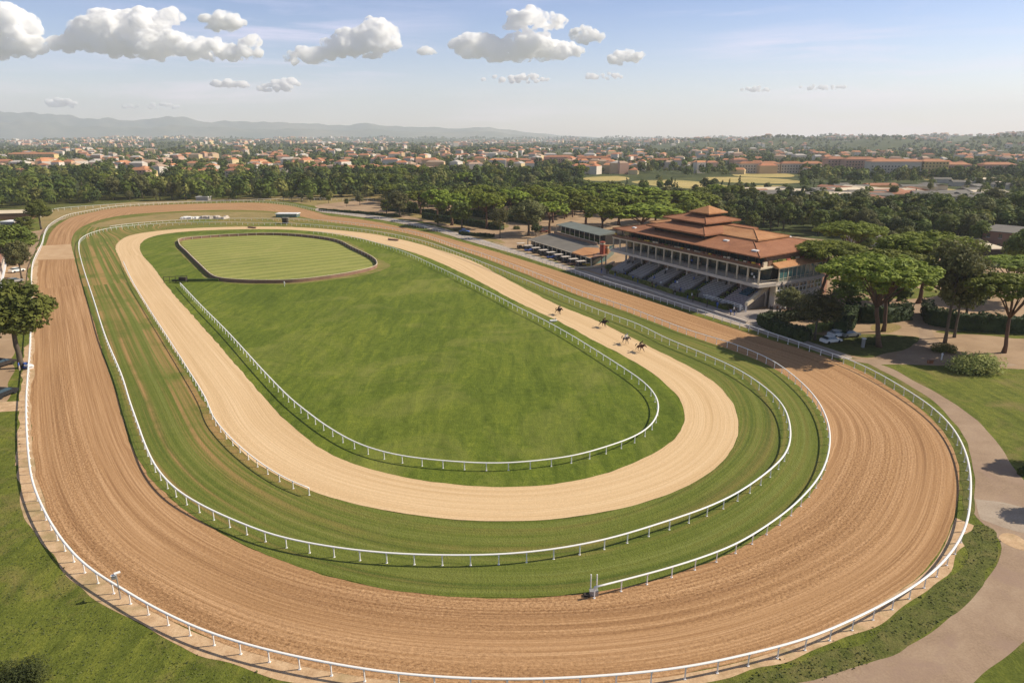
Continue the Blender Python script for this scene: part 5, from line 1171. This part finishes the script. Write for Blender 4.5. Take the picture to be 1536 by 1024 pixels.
# ------------------------------------------------------------------ the rest of the town and woods: far too many to count
def town_density(px, py):
    n = math.sin(px*.021+py*.37)+math.sin(px*.047-py*.21+1)+.8*math.sin(px*.009+py*.9+2)
    return n > (-.35 if px < 1000 or py > 214 else .6)
bx = []; 
def town(n, y0, y1, size):
    VS, FS, TS = [], [], []; c = 0
    while c < n:
        px = random.uniform(-40, 1576); py = y0+(y1-y0)*random.random()
        if not town_density(px, py): continue
        c += 1; g = W(px, py); z = float(hills(np.array(g[0]), np.array(g[1])))-1
        w_, d_ = random.uniform(9, 22)*size, random.uniform(8, 12)*size; h_ = random.choice([5, 7, 9, 12])*size+1; rz = random.choice([0, .3, -.4, 1.2])+random.uniform(-.1, .1)
        cr, sr = math.cos(rz), math.sin(rz); L = [(-w_/2, -d_/2), (w_/2, -d_/2), (w_/2, d_/2), (-w_/2, d_/2)]
        q = [(g[0]+a*cr-b*sr, g[1]+a*sr+b*cr) for a, b in L]; mds = [(g[0]+a*cr, g[1]+a*sr) for a in (-w_*.3, w_*.3)]
        vs = [(*p, z-3) for p in q]+[(*p, z+h_) for p in q]+[(*p, z+h_+.02) for p in q]+[(*mds[0], z+h_+2.2*size), (*mds[1], z+h_+2.2*size)]
        b0 = len(VS); VS += vs
        for f in [(0, 1, 5, 4), (1, 2, 6, 5), (2, 3, 7, 6), (3, 0, 4, 7), (8, 9, 13, 12), (9, 10, 13, 13), (10, 11, 12, 13), (11, 8, 12, 12)]: FS.append([b0+i for i in f])
        wc = random.choice([(.56, .40, .24), (.62, .55, .47), (.52, .33, .24), (.62, .48, .27), (.6, .54, .47), (.5, .44, .38)]); rc = random.choice([(.46, .19, .1), (.38, .17, .1), (.52, .24, .12), (.40, .28, .2), (.44, .40, .36)])
        TS += [(*wc, 1)]*8+[(*rc, 1)]*6
    V = np.array(VS); Fq = np.array(FS)
    return V, Fq, np.array(TS)
M['town'] = attr_mat('town_plaster_and_tile', .85, 0, .1, .05)
parts = [town(900, 213, 262, 1.0), town(1500, 209.5, 220, 1.35), town(900, 207.6, 211, 1.6)]
off_ = 0; VV, FF, TT = [], [], []
for V, Fq, T in parts: VV.append(V); FF.append(Fq+off_); TT.append(T); off_ += len(V)
VV = np.vstack(VV); FF = np.vstack(FF); TT = np.vstack(TT)
# triangles written as quads with a repeated corner are split out
deg = FF[:, 2] == FF[:, 3]
me = bpy.data.meshes.new('distant_town')
me.from_pydata(VV.tolist(), [], FF[~deg].tolist()+FF[deg][:, :3].tolist()); me.materials.append(M['town'])
a = me.attributes.new('tint', 'FLOAT_COLOR', 'POINT'); a.data.foreach_set('color', TT.astype(np.float32).ravel())
tag(link(bpy.data.objects.new('distant_town', me)), kind='stuff')
def wood_mass(name, specs, label=None):
    """specs: (count, x0, x1, y0, y1, quads per tree, h range, mask)"""
    P_, N_, S_, T_ = [], [], [], []
    for n, x0, x1, y0, y1, nq, hr, msk in specs:
        px = rng.uniform(x0, x1, n*3); py = rng.uniform(y0, y1, n*3)
        k = np.ones(len(px), bool) if msk is None else msk(px, py)
        px, py = px[k][:n], py[k][:n]
        u = (px-768)/F; v = -(py-512)/F; t = -CH/(-SP+v*CP); gx, gy = u*t, (CP+v*SP)*t
        gz = hills(gx, gy); m_ = len(px); h = rng.uniform(*hr, m_); w = h*rng.uniform(.32, .52, m_)
        cyp = rng.random(m_) < .08; w[cyp] *= .35
        d = rng.normal(size=(m_, nq, 3)); d /= np.linalg.norm(d, axis=2, keepdims=True); d[..., 2] = np.where(d[..., 2] < -.5, -d[..., 2], d[..., 2])
        lump = 1+.22*np.sin(d[..., 0:1]*5+rng.uniform(0, 6, (m_, 1, 1)))*np.cos(d[..., 1:2]*4+rng.uniform(0, 6, (m_, 1, 1)))
        rr_ = lump*rng.uniform(.72, 1.02, (m_, nq, 1))
        sc = np.stack([w, w, h*.46], 1)[:, None]
        p = d*rr_*sc; p[..., 0] += gx[:, None]; p[..., 1] += gy[:, None]; p[..., 2] += (gz+h*.52)[:, None]
        nr = d/sc*sc.mean(2, keepdims=True)+rng.normal(size=p.shape)*.4; nr[..., 2] += .25
        s = (w*1.9/math.sqrt(nq))[:, None, None]*rng.uniform(.8, 1.4, (m_, nq, 1))*1.3
        base = np.array([[.075, .105, .022], [.125, .15, .03], [.045, .065, .02], [.18, .18, .05], [.095, .125, .024]])[rng.integers(0, 5, m_)]*rng.uniform(.8, 1.35, (m_, 1))
        P_.append(p.reshape(-1, 3)); N_.append(nr.reshape(-1, 3)); S_.append(s.reshape(-1, 1)); T_.append(np.repeat(base, nq, 0))
    p, nr, s, t = np.vstack(P_), np.vstack(N_), np.vstack(S_), np.vstack(T_)
    V, Fq = quads(p, nr, s); tint = np.repeat(np.hstack([t, np.ones((len(t), 1))]), 4, 0)
    me = mesh_np(name, V, Fq, [M['mass']], attr=tint); return tag(link(bpy.data.objects.new(name, me)), kind='stuff')
M['mass'] = attr_mat('woodland_leaves', .8, .2, .3, .2)
fieldmask = lambda x, y: ~(((x > 870) & (x < 1205) & (y > 261) & (y < 291) & (rng.random(len(x)) > .06)) | ((x > 1104) & (x < 1192) & (y > 255) & (y < 272)) | ((x > 1235) & (x < 1480) & (y > 276) & (y < 303) & (rng.random(len(x)) > .2)))
nz = lambda x, y: (np.sin(x*.017+y*.31)+np.sin(x*.041-y*.17+2)+np.sin(x*.093+y*.5)) > -1.3
wood_mass('woodland', [
    (60, -60, 150, 300, 312, 190, (7, 11), lambda x, y: y < 312-(x-40)*.06),
    (200, -60, 640, 290, 301.5, 190, (5, 14), None), (160, 580, 900, 292, 318, 170, (8, 12), lambda x, y: y < 306+(x-575)*.05),
    (330, -60, 600, 262, 296, 170, (6, 15), None), (90, 560, 900, 262, 290, 150, (9, 14), fieldmask), (260, 1060, 1600, 318, 346, 170, (7, 11), lambda x, y: (y > 318) & ~((x > 1380) & (x < 1540) & (y > 352)) & ~((x < 1250) & (y > 335)) & fieldmask(x, y)),
    (150, 1190, 1600, 343, 368, 170, (7, 11), lambda x, y: (y < 346+(x-1190)*.09) & ~((x > 1380) & (x < 1545) & (y > 352))), (130, 860, 1110, 292, 316, 120, (7, 10), lambda x, y: (y > 304) | (x < 930))])
wood_mass('distant_woodland', [
    (1100, -60, 1600, 247, 270, 70, (6, 13), lambda x, y: fieldmask(x, y)), (90, 1200, 1600, 264, 277, 90, (7, 12), None), (330, 600, 1600, 256, 285, 90, (5, 9), fieldmask), (120, 1100, 1600, 285, 318, 110, (4.5, 8), fieldmask), (1700, -60, 1600, 232, 253, 50, (7, 12), lambda x, y: nz(x, y) & fieldmask(x, y)),
    (2800, -60, 1600, 218, 234, 26, (8, 13), nz), (4000, -60, 1600, 211, 221, 16, (9, 16), nz), (4200, -60, 1600, 207.5, 212.5, 12, (12, 24), None)])
# ------------------------------------------------------------------ far mountains
prof = np.array([(-300, 178), (-100, 170), (0, 168), (60, 172), (120, 174.5), (150, 180), (200, 181), (250, 184), (290, 178), (330, 183.5), (400, 185.5), (440, 187), (500, 188.5), (530, 191), (565, 186), (600, 191), (650, 194), (700, 194), (735, 192), (768, 197), (830, 203), (900, 207), (1000, 210), (1700, 214)])
def mountain(name, Yd, sc, rise, seed, label=None):
    px = np.linspace(-300, 1700, 420); tp = np.interp(px, prof[:, 0], prof[:, 1])
    hz = np.maximum((206-tp)*sc/F*Yd+CH+rise, -30); xs = (px-768)/F*Yd
    ys = np.linspace(0, 1, 22); r_ = np.random.default_rng(seed)
    ph = r_.uniform(0, 6, 12); e = sum(np.sin(px*f_+ph[i])*a_ for i, (f_, a_) in enumerate([(.03, 10), (.07, 7), (.15, 4), (.33, 2.5), (.7, 1.4)]))
    V = []
    for t in ys:
        prof_t = math.sin(min(1, t*1.0)*PI)**.8 if t < 1 else 0
        rg = sum(np.sin(px*f_+ph[5+i]+t*9*(i+1)) for i, f_ in enumerate([.05, .11, .23]))*18*prof_t
        zz = (hz+e*np.clip(hz/300, 0, 1)+rg*np.clip(hz/400, 0, 1)*(1 if t < .5 else .6))*prof_t-25*(1-prof_t)
        V.append(np.stack([xs*(1+(t-.5)*.06), np.full_like(xs, Yd+(t-.5)*1800), zz], 1))
    V = np.vstack(V); n = len(px); i = np.arange(21)[:, None]*n; j = np.arange(n-1)[None]
    Fq = np.stack([i+j, i+j+1, i+n+j+1, i+n+j], 2).reshape(-1, 4)
    return tag(link(bpy.data.objects.new(name, mesh_np(name, V, Fq, [M['mountain']], smooth=True))), kind='structure')
m, nt = new_mat('mountain_slopes'); p = coord(nt); n1 = noise(nt, p, .0012, 8, .65); out(nt, ramp(nt, n1, [(.35, (.05, .075, .03)), (.65, (.19, .17, .10))]), .95, spec=.05); M['mountain'] = m
mountain('mountains', 13600, 1.0, 0, 3); mountain('mountains', 11600, .62, -10, 9)
# ------------------------------------------------------------------ clouds
def vapour(name, dens, lo_, hi_):
    m, nt = new_mat(name); p = coord(nt)
    n_ = noise(nt, p, .0065, 6, .66, .4); f = nd(nt, 'ShaderNodeMapRange', {'Value': n_, 'From Min': lo_, 'From Max': hi_, 'To Min': 0.0, 'To Max': dens}).outputs[0]
    pv = nd(nt, 'ShaderNodeVolumePrincipled', {'Color': (1, 1, 1, 1), 'Density': f, 'Anisotropy': -.15}); o_ = nt.nodes.new('ShaderNodeOutputMaterial'); nt.links.new(pv.outputs[0], o_.inputs['Volume']); return m
M['cloud'] = vapour('cloud_vapour', .05, .41, .58)
m, nt = new_mat('cloud_veil'); pv = nd(nt, 'ShaderNodeVolumePrincipled', {'Color': (1, 1, 1, 1), 'Density': .02, 'Anisotropy': 0.0}); o_ = nt.nodes.new('ShaderNodeOutputMaterial'); nt.links.new(pv.outputs[0], o_.inputs['Volume']); M['veil'] = m
tx = bpy.data.textures.new('puff', 'CLOUDS'); tx.noise_scale = 170; tx.noise_depth = 5; tx.noise_type = 'SOFT_NOISE'
tx2 = bpy.data.textures.new('puff2', 'CLOUDS'); tx2.noise_scale = 70; tx2.noise_depth = 4
tx3 = bpy.data.textures.new('puff3', 'CLOUDS'); tx3.noise_scale = 32; tx3.noise_depth = 3
ico = bmesh.new(); bmesh.ops.create_icosphere(ico, subdivisions=2, radius=1); IV = np.array([v.co[:] for v in ico.verts]); IF = np.array([[v.index for v in f.verts] for f in ico.faces]); ico.free()
def cloud(blobs, label, mat='cloud', alt=1250, group='clouds'):
    """blobs: (px, py centre, rx, ry in photo pixels)"""
    base = max(b[1]+b[3] for b in blobs); cx = np.mean([b[0] for b in blobs])
    v = -(base-512)/F; el = (-SP+v*CP)/(CP+v*SP); D = alt/el
    VS, FS = [], []; n = 0
    S = D/F
    for (bx_, by, rx, ry) in blobs:
        k = max(22, int(rx*ry/11))
        for _ in range(k):
            a = random.uniform(0, 2*PI); q = random.random()**.5
            ox, oz = rx*q*math.cos(a), ry*q*math.sin(a); oy = random.uniform(-1, 1)*rx*.6*math.sqrt(max(0, 1-q*q))
            s = min(rx, ry)*random.uniform(.30, .62)*(1.3-.6*q)+(2.2 if mat == 'cloud' else 1.8)
            c = np.array([(bx_+ox-768)*S, D+oy*S, alt+(base-(by-oz))*S])
            if oz < -ry*.35: s *= .7
            r_ = s*S*np.array([1.15, 1.1, .85]); VS.append(IV*r_+c); FS.append(IF+n); n += len(IV)
    V = np.vstack(VS)-np.array([(cx-768)*S, D, alt]); V[:, 2] = np.maximum(V[:, 2], V[:, 2]*.35)
    me = bpy.data.meshes.new('cloud'); me.from_pydata(V.tolist(), [], np.vstack(FS).tolist())
    o = bpy.data.objects.new('cloud', me); COL.objects.link(o)
    rm = o.modifiers.new('r', 'REMESH'); rm.mode = 'VOXEL'; rm.voxel_size = max(12, 1.25*S)
    for t_, st in ((tx, 70), (tx2, 42), (tx3, 22)):
        dm = o.modifiers.new('d', 'DISPLACE'); dm.texture = t_; dm.strength = st*min(1.6, S/11)*(1 if mat == 'cloud' else .35); dm.mid_level = .5; dm.texture_coords = 'LOCAL'
    dg = bpy.context.evaluated_depsgraph_get(); res = bpy.data.meshes.new_from_object(o.evaluated_get(dg)); bpy.data.objects.remove(o)
    res.name = 'cloud'; res.materials.clear(); res.materials.append(M[mat]); 
    o = bpy.data.objects.new('cloud', res); o.location = ((cx-768)*S, D, alt); link(o); tag(o, label, 'cloud', group); return o
CL = [
 ([(20, 60, 55, 26), (60, 45, 45, 26), (30, 28, 32, 18), (90, 66, 26, 16), (-30, 55, 50, 30)], 'largest rounded cloud cut off by the upper left corner'),
 ([(148, 66, 22, 11), (215, 55, 48, 26), (255, 42, 40, 18), (296, 32, 18, 10), (275, 66, 50, 18), (340, 72, 40, 13), (385, 78, 32, 10), (408, 66, 12, 12)], 'long lumpy white cloud at the upper left, tapering to the right'),
 ([(368, 30, 28, 11), (384, 31, 14, 8)], 'small oval cloud above the long lumpy one'),
 ([(560, 66, 36, 18), (582, 52, 24, 16), (535, 72, 30, 12), (485, 82, 32, 11), (600, 66, 12, 9)], 'bright white cumulus left of centre with a round head'),
 ([(715, 68, 30, 15), (755, 76, 36, 13), (795, 70, 38, 17), (835, 76, 30, 11), (790, 34, 26, 13), (822, 38, 22, 10), (770, 42, 12, 6)], 'tall double-stacked white cloud right of centre'),
 ([(868, 50, 18, 10), (885, 54, 10, 6)], 'small puff touching the right side of the double-stacked cloud'),
 ([(928, 83, 26, 7), (918, 86, 22, 6)], 'flat small cloud right of the double-stacked one')]
for b, lb in CL: cloud(b, lb)
CV = [([(360, 124, 18, 5), (385, 126, 12, 4)], 'thin pale cloud low over the left, first of two', 1500), ([(448, 124, 22, 6), (435, 132, 30, 5)], 'thin pale cloud low over the left, second of two', 1500),
      ([(772, 118, 46, 5), (790, 115, 22, 4)], 'long thin flat cloud right of centre', 1500), ([(895, 113, 30, 4)], 'faint flat cloud right of the long thin one', 1400), ([(128, 155, 22, 6)], 'small pinkish cloud low above the left mountains', 1700),
      ([(255, 159, 38, 4)], 'thin pink streak of cloud above the left mountains', 1700), ([(650, 74, 14, 5)], 'faint wisp between the round-headed and double-stacked clouds', 1300), ([(1110, 133, 24, 3)], 'thin low cloud over the right half, left one', 1600), ([(1208, 130, 34, 3)], 'thin low cloud over the right half, right one', 1600)]
for b, lb, al in CV: cloud(b, lb, 'veil', al)
# ------------------------------------------------------------------ air, light, camera
hb = MB(); hb.box((0, 7600, 300), (27000, 16600, 770), None)
me = bpy.data.meshes.new('haze'); me.from_pydata(hb.v, [], hb.f)
m, nt = new_mat('haze_air'); pv = nd(nt, 'ShaderNodeVolumePrincipled', {'Color': (.86, .915, 1.0, 1), 'Density': HAZE, 'Anisotropy': .1})
o_ = nt.nodes.new('ShaderNodeOutputMaterial'); nt.links.new(pv.outputs[0], o_.inputs['Volume']); me.materials.append(m)
tag(link(bpy.data.objects.new('haze', me)), kind='stuff')
SUN_EL, SUN_AZ = math.radians(38), math.radians(80)     # azimuth clockwise from +Y
d = Vector((math.sin(SUN_AZ)*math.cos(SUN_EL), math.cos(SUN_AZ)*math.cos(SUN_EL), math.sin(SUN_EL)))
L = bpy.data.lights.new('sun', 'SUN'); L.energy = 5.0; L.angle = math.radians(.55); L.color = (1, .90, .73)
lo = link(bpy.data.objects.new('sun', L)); lo.rotation_euler = d.to_track_quat('Z', 'Y').to_euler(); lo.location = (0, 0, 500)
w = bpy.data.worlds.new('World'); scene.world = w; w.use_nodes = True; nt = w.node_tree; nt.nodes.clear()
sky = nd(nt, 'ShaderNodeTexSky', sky_type='NISHITA', sun_disc=False, sun_elevation=SUN_EL, sun_rotation=SUN_AZ, altitude=100, air_density=1.0, dust_density=.6, ozone_density=2.5)
gen = nt.nodes.new('ShaderNodeTexCoord').outputs['Generated']
wisp = noise(nt, nd(nt, 'ShaderNodeMapping', {'Vector': gen, 'Scale': (2.2, 2.2, 26)}).outputs[0], 1.6, 7, .62, .4)
big = noise(nt, nd(nt, 'ShaderNodeMapping', {'Vector': gen, 'Scale': (2, 2, 5)}).outputs[0], 1.2, 2, .5)
f = mth(nt, 'MULTIPLY', nd(nt, 'ShaderNodeMapRange', {'Value': wisp, 'From Min': .46, 'From Max': .74, 'To Max': .9}).outputs[0], nd(nt, 'ShaderNodeMapRange', {'Value': big, 'From Min': .42, 'From Max': .6}).outputs[0])
skc = mix(nt, f, sky.outputs[0], (7.5, 7.2, 7.6))
zz = two_sep(nt, gen, 2)
skc = mix(nt, 1.0, skc, ramp(nt, zz, [(0, (1, .91, .92)), (.05, (.84, .80, .85)), (.2, (.40, .51, .72)), (.5, (.44, .44, .44))]), 'MULTIPLY')
skc = mix(nt, 1.0, skc, (1.72, 1.62, 1.62), 'MULTIPLY')
bg = nd(nt, 'ShaderNodeBackground', {'Color': skc, 'Strength': .088})
wo = nt.nodes.new('ShaderNodeOutputWorld'); nt.links.new(bg.outputs[0], wo.inputs[0])
cam = bpy.data.cameras.new('camera'); cam.sensor_width = 36; cam.lens = 36*F/1536; cam.clip_start = .5; cam.clip_end = 90000
co = link(bpy.data.objects.new('camera', cam)); co.location = (0, 0, CH); co.rotation_euler = (PI/2-PT, 0, 0); scene.camera = co
scene.view_settings.view_transform = 'Standard'; scene.view_settings.look = 'None'; scene.view_settings.exposure = .40; scene.view_settings.gamma = 1
scene.render.engine = 'CYCLES'; cy = scene.cycles
cy.max_bounces = 40; cy.diffuse_bounces = 3; cy.glossy_bounces = 2; cy.transmission_bounces = 4; cy.volume_bounces = 40; cy.transparent_max_bounces = 8
cy.use_denoising = True
try: cy.denoiser = 'OPENIMAGEDENOISE'; cy.denoising_prefilter = 'ACCURATE'
except Exception: pass
cy.use_adaptive_sampling = False
cy.volume_step_rate = 1.0; cy.volume_max_steps = 64
